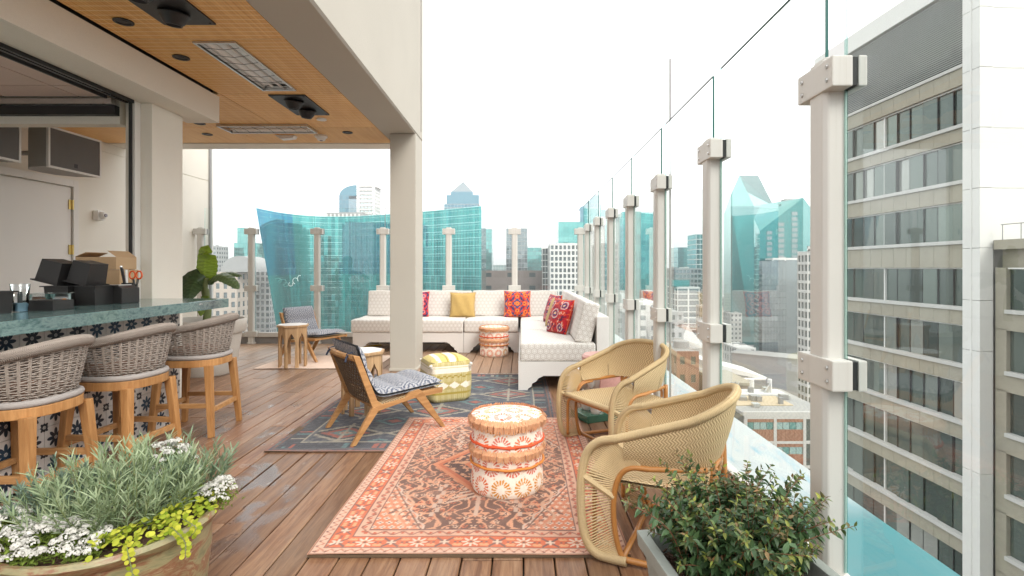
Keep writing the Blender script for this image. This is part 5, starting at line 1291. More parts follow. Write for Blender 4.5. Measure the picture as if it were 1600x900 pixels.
banana([(0, 0, .52), (-.06, -.05, .62), (-.15, -.10, .58), (-.22, -.14, .44), (-.24, -.16, .34)], .27, lin(76, 98, 66), (0, -1, .3))
banana([(0, 0, .50), (-.04, -.12, .58), (-.05, -.22, .48), (-.04, -.26, .36)], .22, lin(80, 104, 66), (.2, -1, .3))
banana([(0, 0, .30), (.03, -.10, .36), (.05, -.18, .28), (.06, -.2, .16)], .13, lin(120, 146, 56), (.2, -1, .3))
# hose and yellow cord by the far chair
o = tag(MB().tube(catmull([(-2.95, 8.62, .012), (-2.7, 8.5, .012), (-2.55, 8.62, .012), (-2.35, 8.8, .012)], 6), .012, 6).build('yellow_cord', 'cap_yellow', smooth='all'), 'short yellow cord lying on the deck by the sofa end', 'cord')

# ceramic elephant stool between the armchairs
mat('ceramic_white', (.66, .62, .58), .18, .06, 8, coat=.5); mat('ceramic_pink', (.62, .33, .29), .35, .2, 25); mat('ceramic_green', (.06, .16, .11), .2, .2, 20)
el = empty('elephant_stool', (.70, 4.60, 0), radians(205), 'white ceramic elephant stool with pink seat behind the far rattan armchair', 'stool')
bm = bmesh.new()
def ell(c, r, rot=None):
    mm = Matrix.Translation(c) @ (rot.to_4x4() if rot else Matrix.Identity(4)) @ Matrix.Diagonal((*r, 1)); bmesh.ops.create_icosphere(bm, subdivisions=3, radius=1, matrix=mm)
ell((0, 0, .30), (.19, .13, .12))
for sx in (-.11, .11):
    for sy in (-.075, .075):
        for z in (.08, .12, .16, .2): ell((sx, sy, z), (.045, .045, .05))
ell((.21, 0, .36), (.10, .085, .10))
for k in range(8): ell((.29 + .03 * sin(k * .5), 0, .34 - k * .032), (.04 - k * .0022, .036 - k * .002, .035))
for s in (-1, 1): ell((.17, s * .10, .36), (.05, .025, .085), Matrix.Rotation(s * .4, 3, 'Z'))
me = bpy.data.meshes.new('body'); bm.to_mesh(me); bm.free(); me.materials.append(MATS['ceramic_white']); o = link('body', me, el); md = o.modifiers.new('blend', 'REMESH'); md.mode = 'VOXEL'; md.voxel_size = .009; md.use_smooth_shade = True; sm_ = o.modifiers.new('soft', 'SMOOTH'); sm_.iterations = 6
b = MB(); b.box(-.19, .23, -.14, .14, .0, .06); b.build('plinth', 'ceramic_green', el, bevel=.008)
b = MB(); b.lathe([(.10, .405), (.14, .415), (.165, .44), (.17, .49), (.172, .53), (.155, .548), (0, .556)], 28, cap=False); b.build('seat_pad', 'ceramic_pink', el, smooth=True)
b = MB()
for sx in (-1, 1): MB().prism([(-.10, .42), (.10, .42), (.11, .24), (-.11, .24)], sx * .138 - .006, sx * .138 + .006, 'y').build('saddle_cloth', 'ceramic_pink', el)
for s in (-1, 1): b = MB(); b.lathe([(.009, 0), (.008, .005), (0, .007)], 10); o = b.build('eye', 'rubber', el, smooth=True, loc=(.262, s * .066, .385)); o.rotation_euler = (-s * pi / 2, 0, 0)
# ================================================================== the city beyond the glass
G = -60.0
mat('city_ground', (.20, .20, .20), .9, .25, .02, fine=.2, fs=.12)
mat('asphalt', (.055, .055, .058), .9, .2, .05, fine=.1, fs=1)
mat('concrete_pale', (.50, .49, .47), .85, .10, .08, fine=.05, fs=.8)
mat('louver_grey', (.42, .43, .42), .45, .06, .5, metal=.3)
mat('concrete_tan', (.32, .295, .235), .85, .16, .35, fine=.10, fs=2.0, bmp=.05)
mat('concrete_grey', (.34, .34, .34), .85, .10, .05, fine=.06, fs=.6)
mat('panel_white', (.68, .67, .645), .5, .05, .3, fine=.02)
mat('stone_brown', (.19, .15, .135), .8, .2, .06, fine=.12, fs=.4)
mat('stone_beige', (.50, .42, .36), .85, .08, .06, fine=.05, fs=.8)
mat('roof_white', (.62, .61, .59), .8, .12, .1); mat('roof_tan', (.46, .37, .25), .9, .15, .12); mat('roof_grey', (.30, .30, .29), .9, .18, .12)
mt, p = new_mat('brick_red'); c = coord(); bt = S.nt.nodes.new('ShaderNodeTexBrick'); S.nt.links.new(mapping(c, (1, 1, 1)).s, bt.inputs[0]); bt.inputs['Scale'].default_value = 2.2
bt.inputs['Color1'].default_value = (.22, .085, .05, 1); bt.inputs['Color2'].default_value = (.30, .13, .08, 1); bt.inputs['Mortar'].default_value = (.3, .24, .2, 1)
setp(p, color=scale_col(S(bt.outputs[0]), noise(c, .3, 4) * .4 + .8), rough=.9)
def facade_glass(name, c1, c2, metal=.8, rough=.06, rs=1.0):
    mt, p = new_mat(name); r = S(S.nt.nodes.new('ShaderNodeNewGeometry').outputs['Random Per Island']); setp(p, color=mix(r, c1, c2), rough=rough, metal=metal, spec=.6); return mt
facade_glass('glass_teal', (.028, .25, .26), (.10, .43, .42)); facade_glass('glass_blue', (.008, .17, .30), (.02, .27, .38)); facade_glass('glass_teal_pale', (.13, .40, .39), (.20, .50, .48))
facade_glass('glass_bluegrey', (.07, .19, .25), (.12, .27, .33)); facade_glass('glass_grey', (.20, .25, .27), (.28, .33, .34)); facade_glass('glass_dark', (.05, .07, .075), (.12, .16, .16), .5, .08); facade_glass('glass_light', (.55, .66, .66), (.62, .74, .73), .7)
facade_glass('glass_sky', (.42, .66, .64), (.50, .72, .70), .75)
mt, p = new_mat('glass_office'); r = obj_random(); bl_ = sstep(r, .78, .80) * (1.0 - sstep(r, .90, .91)); setp(p, color=mix(bl_, mix(r, (.04, .058, .052), (.15, .19, .165)), (.34, .35, .32)), rough=.02, metal=.45, spec=.7)
def city(name, loc, label, cat='building', group=None, rz=0): return empty(name, loc, rz, label, cat, group)
bpy_ground = MB(); bpy_ground.box(-8800, 8800, -2400, 9000, G - 1, G); tag(bpy_ground.build('ground', 'city_ground'), kind='structure')
def frame_box(x0, x1, top, D, depth): # picture columns and top row -> local size; the receding side counts towards the outline
    if x0 > CX + 20: x0 = min(CX + (x0 - CX) * (D + depth) / D, x0 + .45 * (x1 - x0))
    elif x1 < CX - 20: x1 = max(CX + (x1 - CX) * (D + depth) / D, x1 - .45 * (x1 - x0))
    a = at(x0, top, D); c = at(x1, top, D); return (a.x + c.x) / 2, abs(c.x - a.x), a.z
def block(name, label, x0, x1, top, D, depth=30, wall='concrete_pale', glass='glass_dark', fh=3.6, cw=3.2, gap=.45, pier=.3, gl_rows=None, roof='roof_grey', rz=0, group=None, side_only=False, parapet=1.2, zmin=None):
    """box building: glazing core, wall grid of piers and spandrels standing proud of it, roof with plant"""
    cx, w, zt = frame_box(x0, x1, top, D, depth); e = city(name, (cx, D + depth / 2, G), label, 'building', group, rz); h = zt - G
    hx, hy = w / 2, depth / 2
    b = MB(); b.box(-hx + .3, hx - .3, -hy + .3, hy - .3, 0, h - .6); b.build('glazing', glass, e)
    b = MB(); zlow = 0 if zmin is None else max(0, zmin - G)
    nf = max(1, int(round((h - zlow - parapet) / fh))); f = (h - zlow - parapet) / nf
    b.box(-hx, hx, -hy, hy, h - parapet, h - .3) ; b.box(-hx, hx, -hy, -hy + .3, h - .3, h).box(-hx, hx, hy - .3, hy, h - .3, h)
    for k in range(nf):
        z = zlow + k * f; b.box(-hx, hx, -hy, hy, z, z + f * gap)
    n = max(2, int(round(w / cw)));
    for i in range(n + 1):
        x = -hx + w * i / n; pw = pier * w / n / 2
        xa, xb = max(-hx, x - pw) - .01, min(hx, x + pw) + .01; b.box(xa, xb, -hy - .02, -hy + .32, zlow, h - parapet).box(xa, xb, hy - .32, hy + .02, zlow, h - parapet)
    n2 = max(2, int(round(depth / cw)))
    for i in range(n2 + 1):
        y = -hy + depth * i / n2; pw = pier * depth / n2 / 2; ya, yb = max(-hy, y - pw) - .01, min(hy, y + pw) + .01; b.box(-hx - .02, -hx + .32, ya, yb, zlow, h - parapet).box(hx - .32, hx + .02, ya, yb, zlow, h - parapet)
    if zlow > 0: b.box(-hx, hx, -hy, hy, 0, zlow)
    o = b.build('wall_grid', wall, e, fix=False); o['kind'] = 'stuff'
    b = MB(); b.box(-hx + .31, hx - .31, -hy + .31, hy - .31, h - .3, h - .2); b.build('roof', roof, e)
    rr = random.Random(int(x0 * 7 + top))
    if w > 8:
        for k in range(rr.randint(2, 4)):
            px_, py_ = rr.uniform(-hx * .6, hx * .6), rr.uniform(-hy * .6, hy * .6); s = rr.uniform(.8, 2.2); b = MB(); b.box(px_ - s, px_ + s, py_ - s * .7, py_ + s * .7, h - .2, h + rr.uniform(.2, .9)); b.build('rooftop_unit', rr.choice(['concrete_grey', 'panel_white', 'grey_metal']), e)
    return e
def curtain(name, label, x0, x1, top, D, depth=30, glass='glass_teal', mull='panel_white', fh=3.8, cw=3, mt_=.22, rz=0, group=None, rows=None):
    """glass tower: pane quads, each a trace off true, with floor lines and verticals"""
    cx, w, zt = frame_box(x0, x1, top, D, depth); e = city(name, (cx, D + depth / 2, G), label, 'building', group, rz); h = zt - G; hx, hy = w / 2, depth / 2
    nf = int(round(h / fh)); f = h / nf; V = []; Fc = []
    for (ax, L, hh) in (('f', w, hy), ('b', w, hy), ('l', depth, hx), ('r', depth, hx)):
        n = max(2, int(round(L / cw)))
        for i in range(n):
            for k in range(nf):
                u0, u1 = -L / 2 + L * i / n, -L / 2 + L * (i + 1) / n; z0, z1 = k * f, (k + 1) * f; j = RNG.uniform(-.012, .012, 4) * cw
                q = []
                for (u, z), jj in zip(((u0, z0), (u1, z0), (u1, z1), (u0, z1)), j):
                    q.append({'f': (u, -hh + jj, z), 'b': (-u, hh + jj, z), 'l': (-hh + jj, -u, z), 'r': (hh + jj, u, z)}[ax])
                o_ = len(V); V += q; Fc.append((o_, o_ + 1, o_ + 2, o_ + 3))
    o = npmesh('panes', np.array(V), np.array(Fc), glass, e); o['kind'] = 'stuff'
    b = MB(); t = mt_ / 2
    for k in range(1, nf + 1): b.box(-hx - .15, hx + .15, -hy - .15, hy + .15, k * f - t, k * f + t)
    b.box(-hx, hx, -hy, hy, h - .3, h + .1); o = b.build('floor_lines', mull, e); o['kind'] = 'stuff'
    b = MB(); n = max(2, int(round(w / cw)))
    for i in range(n + 1): x = -hx + w * i / n; b.box(x - t * .5, x + t * .5, -hy - .12, -hy + .1, 0, h)
    o = b.build('mullions', mull, e); o['kind'] = 'stuff'; return e
# ---- the big concave turquoise office building
ctrl = [(400, 230), (445, 252), (490, 265), (540, 268), (605, 257), (680, 240), (752, 223)]
P2 = catmull([((x - CX) / F * d, d, 0) for x, d in ctrl], 12); ZT = 27.7
seglen = [0]
for a, c in zip(P2[:-1], P2[1:]): seglen.append(seglen[-1] + (c - a).length)
TL = seglen[-1]
def cpt(s):
    j = min(max(int(np.searchsorted(seglen, s)) - 1, 0), len(P2) - 2); return P2[j].lerp(P2[j + 1], (s - seglen[j]) / max(1e-6, seglen[j + 1] - seglen[j]))
org = cpt(TL / 2); tq = city('turquoise_office', (org.x, org.y, G), 'wide concave turquoise glass office building behind the far railing')
def tpt(s, z):
    p_ = cpt(s); lean = max(0, 1 - s / (TL * .30)); p_ = Vector(p_); p_.x += (ZT - z) * .154 * lean; p_.y += (ZT - z) * .04 * lean; return Vector((p_.x - org.x, p_.y - org.y, z - G))
fh = 3.3; nf = 26; npn = 78
for k in range(nf):
    z1 = ZT - k * fh; z0 = max(z1 - fh, G + .01)
    if z1 <= G + .5: break
    V = []; Fc = []; bl = MB()
    for i in range(npn):
        s0, s1 = TL * i / npn, TL * (i + 1) / npn; j = RNG.uniform(-.03, .03, 4); o_ = len(V)
        for (s, z), jj in zip(((s0, z0), (s1, z0), (s1, z1), (s0, z1)), j): q = tpt(s, z); V.append((q.x, q.y + jj, q.z))
        Fc.append((o_, o_ + 1, o_ + 2, o_ + 3))
    cut = int(npn * .20) if k < 9 else 0  # blue reflection on the upper left wing put into the pane tint
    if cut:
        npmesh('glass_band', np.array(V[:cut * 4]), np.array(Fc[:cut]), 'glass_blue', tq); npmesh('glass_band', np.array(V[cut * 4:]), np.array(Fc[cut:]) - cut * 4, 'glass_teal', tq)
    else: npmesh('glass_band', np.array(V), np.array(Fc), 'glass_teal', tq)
    for dz, hh in ((0, .20), (-1.15, .10)):
        b = MB(); zz = z1 + dz
        if zz < G + .2: continue
        pt = [tpt(TL * i / 40, zz) for i in range(41)]
        vs = []; 
        for q in pt: vs += [(q.x, q.y - .25, q.z - hh), (q.x, q.y - .25, q.z), (q.x, q.y + .2, q.z), (q.x, q.y + .2, q.z - hh)]
        fs = [(4 * i + a, 4 * i + 4 + a, 4 * i + 4 + (a + 1) % 4, 4 * i + (a + 1) % 4) for i in range(40) for a in range(4)]; b.add(vs, fs); b.build('floor_line', 'glass_sky', tq)
b = MB()
for i in range(int(npn * .28), npn + 1):
    q0, q1 = tpt(TL * i / npn, ZT), tpt(TL * i / npn, G + .2); b.box(q0.x - .05, q0.x + .05, q0.y - .15, q0.y + .1, 0, ZT - G)
o = b.build('mullions', 'glass_teal_pale', tq); o['kind'] = 'stuff'
b = MB(); pt = [tpt(TL * i / 40, ZT) for i in range(41)]; n = len(pt); back_ = [(q.x, q.y + 32, ZT - G) for q in (pt[0], pt[-1])]
yb_ = max(q.y for q in pt) + 6
for i in range(34): q, r2 = pt[i], pt[i + 1]; b.add([(q.x, q.y + .3, ZT - G - .5), (r2.x, r2.y + .3, ZT - G - .5), (r2.x, yb_, ZT - G - .5), (q.x, yb_, ZT - G - .5)], [(0, 1, 2, 3)])
b.build('roof', 'roof_grey', tq)
b = MB(); b.prism([(pt[-1].x, pt[-1].y), (pt[-1].x - .5, pt[-1].y + .5), (pt[-1].x - .5, pt[-1].y + 30), (pt[-1].x, pt[-1].y + 30)], 0, ZT - G - 1.25, 'z'); b.build('end_wall', 'glass_teal', tq)
b = MB(); c1_, c2_ = tpt(TL * .30, ZT), tpt(TL * .44, ZT); b.box(c1_.x, c2_.x, c1_.y + 6, c1_.y + 14, ZT - G - .3, ZT - G + 2.6); b.build('rooftop_plant', 'concrete_grey', tq)
for k in range(9): x = c1_.x + (c2_.x - c1_.x) * k / 9; b = MB(); b.box(x, x + .8, c1_.y + 5.5, c1_.y + 6, ZT - G - .3, ZT - G + 1.8); b.build('rooftop_louver', 'panel_white', tq)
lv = MB(); c_ = tpt(TL * .135, 1.0)                                  # white looping script on the left wing
for (a0, a1, rx, rz_, ox, oz) in ((0, 5.5, 1.5, .8, 0, 0), (1, 6, 1.2, .7, 2.6, .2), (2, 7, 1.0, .9, 4.8, .6), (.5, 4.5, 1.3, 1.4, 6.6, 2.2), (1, 4, 1.0, 1.6, 8.2, 3.2)):
    lv.tube([(c_.x - 3 + ox + rx * cos(a), c_.y - 1.3 + ox * .6, c_.z - 8 + oz + rz_ * sin(a)) for a in np.linspace(a0, a1, 10)], .13, 4)
o = lv.build('script_sign', 'panel_white', tq); o['kind'] = 'stuff'
# ---- towers behind it
pt_ = curtain('pyramid_tower', 'blue grey tower with stepped shoulders and pyramid roof', 694, 751, 319, 600, 42, 'glass_bluegrey', 'concrete_grey', 4.2, 4.0, .5)
def tower_cap(e, x0, x1, y0, y1, D, depth, m_, name): 
    a, c = at(x0, y0, D), at(x1, y1, D); b = MB(); cx = e.location.x; b.box(a.x - cx, c.x - cx, -depth / 2, depth / 2, c.z - G, a.z - G); return b.build(name, m_, e)
tower_cap(pt_, 697, 748, 304, 319, 600, 36, 'glass_bluegrey', 'shoulder'); tower_cap(pt_, 703, 738, 298, 304, 600, 28, 'glass_bluegrey', 'shoulder')
b = MB(); a, c, ap_ = at(703, 298.5, 600), at(738, 298.5, 600), at(720, 279, 600); ex = pt_.location.x; hw = (c.x - a.x) / 2; mx_ = (a.x + c.x) / 2 - ex
b.add([(mx_ - hw, -hw, a.z - G), (mx_ + hw, -hw, a.z - G), (mx_ + hw, hw, a.z - G), (mx_ - hw, hw, a.z - G), (mx_, 0, ap_.z - G)], [(0, 1, 4), (1, 2, 4), (2, 3, 4), (3, 0, 4), (3, 2, 1, 0)]); b.build('pyramid_roof', 'glass_grey', pt_)
b = MB(); b.tube([(mx_, 0, ap_.z - G - .5), (mx_, 0, ap_.z - G + 4)], .3, 5); b.build('finial', 'grey_metal', pt_)
tw = curtain('round_top_tower', 'pale blue tower with curved shoulder above the turquoise roof', 530, 557, 306, 520, 24, 'glass_bluegrey', 'glass_grey', 4, 3.5, .3)
a = at(530, 306, 520); c = at(557, 289, 520); hw = c.x - a.x; ex = tw.location.x; prof = [(a.x - ex, a.z - G)] + [(a.x - ex + hw * (1 - cos(t)), a.z - G + (c.z - a.z) * sin(t)) for t in np.linspace(.15, pi / 2, 8)] + [(c.x - ex, a.z - G)]
MB().prism(prof, -12, 12, 'y').build('curved_crown', 'glass_bluegrey', tw)
wt = block('balcony_tower', 'white residential tower with balconies above the turquoise roof', 557, 595, 286, 520, 22, 'panel_white', 'glass_light', 3.6, 3.6, .38, .25)
for k in range(16):
    z = at(0, 292, 520).z - k * 3.9 - G; b = MB(); b.box(-6, 6.5, -12.6, -11.1, z, z + .25).box(-6, 6.5, -12.6, -12.5, z + .25, z + 1.2); b.build('balcony', 'panel_white', wt)
a = at(589, 284, 520); MB().box(6, 11, -11.05, 9, at(0, 283, 520).z - G - 6, at(0, 283, 520).z - G).build('crown', 'panel_white', wt)
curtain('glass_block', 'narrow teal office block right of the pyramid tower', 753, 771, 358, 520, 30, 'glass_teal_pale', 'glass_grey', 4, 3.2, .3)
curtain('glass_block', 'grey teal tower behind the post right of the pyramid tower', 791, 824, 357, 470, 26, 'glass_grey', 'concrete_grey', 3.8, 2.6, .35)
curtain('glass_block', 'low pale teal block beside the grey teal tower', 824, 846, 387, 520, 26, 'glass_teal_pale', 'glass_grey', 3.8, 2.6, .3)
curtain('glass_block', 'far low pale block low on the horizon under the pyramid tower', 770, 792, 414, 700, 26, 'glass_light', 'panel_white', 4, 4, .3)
block('stone_hall', 'low brown stone building right above the sofa back', 746, 849, 423, 300, 30, 'stone_brown', 'glass_dark', 7.5, 13, .68, .72, roof='roof_grey')
block('stone_hall', 'lower brown stone wing beside the brown stone building', 849.5, 864, 433, 300, 26, 'stone_brown', 'glass_dark', 7.5, 5, .7, .6)
block('white_apartments', 'white and grey apartment block with rows of windows left of the railing corner', 856, 912, 380, 280, 24, 'panel_white', 'glass_grey', 3.1, 2.3, .34, .36)
curtain('glass_block', 'dark window strip building beside the white apartments', 846, 856, 388, 300, 14, 'glass_dark', 'panel_white', 3.4, 3.4, .5)
curtain('glass_block', 'pale teal office behind the white apartments', 869, 912, 347, 420, 30, 'glass_teal_pale', 'glass_teal', 4, 4, .3)
rt = curtain('rounded_tower', 'slim blue tower with rounded top behind the railing corner', 905, 917, 328, 560, 10, 'glass_bluegrey', 'glass_bluegrey', 4, 2.5, .2)
a = at(905, 328, 560); c = at(917, 322, 560); ex = rt.location.x; MB().prism([((a.x + c.x) / 2 - ex + (c.x - a.x) / 2 * cos(t), a.z - G + (c.z - a.z) * sin(t)) for t in np.linspace(0, pi, 12)], -5, 5, 'y').build('round_crown', 'glass_bluegrey', rt)
curtain('glass_block', 'broad teal office seen between the far right posts', 962, 1022, 331, 360, 30, 'glass_teal', 'glass_teal_pale', 3.8, 3.0, .25)
block('grey_office', 'grey office wall behind the second row of far posts', 925, 966, 380, 300, 24, 'concrete_grey', 'glass_grey', 3.6, 3, .35, .3)
curtain('glass_block', 'striped teal tower right of the third post', 1078, 1100, 366, 420, 22, 'glass_teal', 'panel_white', 4, 3, .6)
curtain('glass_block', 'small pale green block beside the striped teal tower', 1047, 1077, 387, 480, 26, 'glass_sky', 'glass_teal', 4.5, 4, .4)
block('grey_office', 'grey banded office below the striped teal tower', 1040, 1096, 419, 380, 26, 'concrete_grey', 'glass_grey', 3.6, 2.6, .40, .2)
gr_ = block('parking_garage', 'white framed grey garage block beside the third post', 1042, 1093, 448, 330, 24, 'panel_white', 'glass_grey', 3.7, 6.5, .16, .12)
MB().box(-9, 2, -8, 4, at(0, 448, 330).z - G + .01, at(0, 438, 330).z - G).build('rooftop_box', 'glass_teal', gr_)
# ---- faceted prism towers
mt, p = new_mat('prism_glass'); w_ = world_pos(); x, y, z = xyz(w_); ln = sstep(mabs(mmod(z, 3.9) - 1.95), 1.72, 1.86); vl = sstep(mabs(mmod(x, 3.0) - 1.5), 1.38, 1.46)
setp(p, color=mix(mmax(ln, vl) * .35, (.015, .21, .215), (.14, .37, .36)), rough=.07, metal=.75)
mt, p = new_mat('prism_glass_pale'); setp(p, color=(.09, .32, .305), rough=.12, metal=.7)
def prism_tower(name, label, D, pts, faces, mats):
    c = at(pts[0][0], CY, D); e = city(name, (c.x, D, G), label); vs = []
    for (x, y, dd) in pts:
        q = at(x, y, D + dd) if y is not None else Vector(((x - CX) / F * (D + dd), D + dd, G)); vs.append((q.x - c.x, q.y - D, q.z - G))
    for f, m_ in zip(faces, mats):
        b = MB(); b.add([vs[i] for i in f], [tuple(range(len(f)))]); b.build('facet', m_, e, fix=False)
    return e
prism_tower('prism_tower', 'tall faceted turquoise tower with flat pointed crown', 420,
    [(1155, 274, 18), (1184.5, 274, 18), (1209, 322, 30), (1209, None, 30), (1178, 322, 0), (1178, None, 0), (1142, 304, 6), (1131, 334, 22), (1131, None, 22), (1142, 322, 0), (1142, None, 0), (1155, 274, 30), (1184.5, 274, 30), (1209, None, 50), (1131, None, 50)],
    [(0, 6, 9, 4), (0, 4, 2, 1), (9, 10, 5, 4), (4, 5, 3, 2), (6, 7, 8, 10, 9), (0, 1, 12, 11), (11, 7, 6, 0), (1, 2, 12), (2, 3, 13, 12), (7, 11, 14, 8), (11, 12, 13, 14)], ['prism_glass_pale', 'glass_teal_pale', 'prism_glass', 'prism_glass', 'glass_teal_pale', 'roof_grey', 'glass_teal', 'glass_teal', 'glass_teal', 'glass_teal', 'glass_teal'])
pb_ = prism_tower('prism_tower', 'wide turquoise tower with slanting pale roof facet beside the tall faceted tower', 330,
    [(1187, 361, 0), (1255, 309, 0), (1271, 330, 12), (1271, None, 12), (1255, None, 0), (1187, None, 0), (1178, 342, 14), (1189, 320, 26), (1178, None, 14), (1255, 309, 30), (1271, None, 40), (1189, None, 40)],
    [(5, 4, 1, 0), (4, 3, 2, 1), (0, 1, 9, 7, 6), (8, 5, 0, 6), (1, 2, 9), (2, 3, 10, 9), (6, 7, 11, 8), (7, 9, 10, 11)], ['prism_glass', 'glass_teal', 'prism_glass_pale', 'glass_teal_pale', 'glass_teal', 'glass_teal', 'glass_teal', 'glass_teal'])
for (x0, x1, y0) in ((1237, 1246, 331), (1216, 1225, 348), (1198, 1206, 361)):
    a, c = at(x0, y0, 330), at(x1, y0, 330)
    for k in range(30):
        z = a.z - G - k * 3.4
        b = MB(); b.box(a.x - pb_.location.x, c.x - pb_.location.x, -.25, -.02, z - 2.2, z); b.build('recessed_window', 'glass_grey', pb_)
mast = city('lattice_mast', (at(1233, 300, 345).x, 345, at(1233, 309, 345).z), 'thin lattice mast on the roof of the wide turquoise tower', 'mast')
hz = at(1233, 287, 345).z - at(1233, 309, 345).z
for s in ((-.9, -.9), (.9, -.9), (.9, .9), (-.9, .9)): MB().tube([(s[0] * 1.5, s[1] * 1.5, -3), (s[0] * .35, s[1] * .35, hz)], .16, 4).build('leg', 'panel_white', mast)
b = MB()
for k in range(8): z = hz * k / 8; s = 1.35 - 1.0 * k / 8; b.tube([(-s, -s, z), (s, -s, z + 1)], .1, 3).tube([(s, -s, z), (-s, -s, z + 1)], .1, 3).tube([(-s, -s, z), (s, -s, z)], .1, 3)
o = b.build('bracing', 'panel_white', mast); o['kind'] = 'stuff'
MB().box(-4, 4, -3, 3, -4, -1.2).build('base', 'concrete_grey', mast)
for s in (-8.5, 8): MB().tube([(s, 0, -3), (s, 0, .3)], .15, 4).lathe([(.9, .3), (.5, .8), (0, .9)], 8, (s, 0, 0)).build('dish', 'panel_white', mast)
# ---- apartment tower with lettering
ap = block('apartment_tower', 'cream apartment tower with dark balconies and rooftop letters left of the nearest post', 1246, 1284, 392, 150, 5.5, 'concrete_pale', 'glass_dark', 2.75, 1.9, .30, .28)
ex = ap.location
MB().box(-2.0, 2.1, -3.15, -2.65, at(0, 392, 150).z - G, at(0, 384.5, 150).z - G).build('sign_screen', 'dark_metal', ap)
lz = at(0, 391.2, 150).z - G; lx = at(1260, 0, 150).x - ex.x; lt = MB()
for p_, q_ in (((0, 0), (.5, 1.2)), ((.5, 1.2), (1.0, 0)), ((.2, .42), (.8, .42))): lt.bar((lx + p_[0], -3.22, lz + p_[1]), (lx + q_[0], -3.22, lz + q_[1]), .08, .2, (0, 0, 1) if p_[1] != q_[1] else (0, 0, 1))
lt.build('sign_letter', 'panel_white', ap); lx += 1.35
MB().tube([(lx + .6 + .5 * cos(t), -3.22, lz + .6 + .6 * sin(t)) for t in np.linspace(.8, 2 * pi - .8, 14)], .11, 5).build('sign_letter', 'panel_white', ap)
for k in range(22):
    z = at(0, 394, 150).z - G - k * 2.75
    if z > 2: MB().box(-.9, 2.1, -3.7, -2.8, z - .25, z).build('balcony_slab', 'concrete_pale', ap)
# ---- glass mid-rise standing in for a deck reflection, old office, wall, pavilion
block('reflection_midrise', 'grey green glass mid-rise with white edge frame left of the apartment tower, stand-in for a deck reflection', 1180, 1247, 403, 320, 24, 'panel_white', 'glass_grey', 62, 26, .02, .06)
curtain('reflection_midrise', 'grey banded glass slab of the same reflection stand-in before the white framed mid-rise', 1186, 1228, 408, 315, 4, 'glass_grey', 'glass_dark', 3.6, 1.7, .15)
block('old_office', 'pale office with grid of small square windows beyond the second post', 1128, 1180, 467, 450, 26, 'concrete_pale', 'glass_grey', 3.9, 3.4, .45, .45)
block('white_pavilion', 'low white pavilion with flat roof beyond the second post', 1128, 1181, 543, 300, 22, 'panel_white', 'glass_dark', 5, 4, .35, .5, roof='roof_white')
gw = city('grey_shed', (at(1232, 0, 262).x, 262, G), 'long windowless pale grey shed below the apartment tower', rz=radians(-38))
MB().box(-26, 22, -7, 7, 0, 17).build('wall', 'concrete_grey', gw); MB().box(-26.3, 22.3, -7.3, 7.3, 17.01, 17.6).build('roof', 'roof_grey', gw); MB().box(8, 10, -7.1, -6.9, 6, 7.2).build('vent', 'dark_metal', gw)
# ---- arched brick building and swooping white canopy
ab = city('arched_brick_building', (at(1150, 0, 112).x, 112, G), 'brick building with large arch and blue door panel beyond the second post')
a, c = at(1126, 598, 112), at(1175, 598, 112); w2 = (c.x - a.x) / 2; hh = a.z - G
MB().box(-w2, w2, 0, 14, 0, hh - .6).build('wall', 'brick_red', ab); MB().box(-w2 - .25, w2 + .25, -.25, 14.2, hh - .59, hh).build('cornice', 'concrete_tan', ab)
b = MB(); r_ = 2.6; b.tube([(1.0 + r_ * cos(t), -.1, hh - 4.6 + r_ * sin(t)) for t in np.linspace(.0, pi, 18)], .22, 5); b.build('arch', 'concrete_tan', ab)
MB().box(-.2 + 1.4, 1.4 + .9, -.06, -.01, hh - 6.4, hh - 4.0).build('blue_panel', 'glass_blue', ab); MB().box(-2.4, -.4, -.06, -.01, hh - 2.2, hh - 1.1).build('window', 'glass_dark', ab); MB().box(-w2, w2, -.05, -.012, hh - 8.6, hh - 8.1).build('stone_band', 'concrete_tan', ab)
cn = city('white_canopy', (at(1150, 0, 135).x, 135, G), 'long white swooping canopy roof above the arched brick building', 'canopy'); zc = at(0, 590, 135).z - G
MB().prism([(-9, zc + 4.6), (-9, zc + 2.6), (7.2, zc - .3), (7.6, zc + .2)], -1, 14, 'y').build('roof', 'panel_white', cn); MB().tube([(-9, -1.5, zc - .1), (6.8, -1.5, zc - .1)], .35, 8).build('edge_beam', 'panel_white', cn)
for x in (-7, 0, 6): MB().tube([(x, 6, 0), (x, 6, zc + .2)], .3, 8).build('column', 'panel_white', cn)
# ---- brick and concrete building with teal windows, tan roof
D = 90; a, c = at(1163, 645, D), at(1300, 645, D); zr = a.z - G; cx = (a.x + c.x) / 2; w2 = (c.x - a.x) / 2
bb = city('brick_office', (cx, D, G), 'brick and concrete office with teal window bands in front of the nearest post')
MB().box(-w2, w2, .3, 18, 0, zr - .6).build('glazing_core', 'glass_dark', bb)
MB().box(-w2 - .1, w2 + .1, 0, 18.2, zr - .59, zr - .1).build('roof', 'roof_grey', bb); MB().box(-w2 + .5, w2 - 4, 5, 12, zr - .09, zr + .02).build('roof_patch', 'roof_tan', bb); MB().box(-w2 + 2, w2 - 1, 13, 17.5, zr - .09, zr + .03).build('roof_patch', 'roof_white', bb)
MB().box(-w2 - .12, w2 + .12, -.06, .3, zr - .6, zr + .15).build('parapet', 'concrete_pale', bb)
xs = np.arange(-w2, w2 + .1, 5.05); f = 4.25
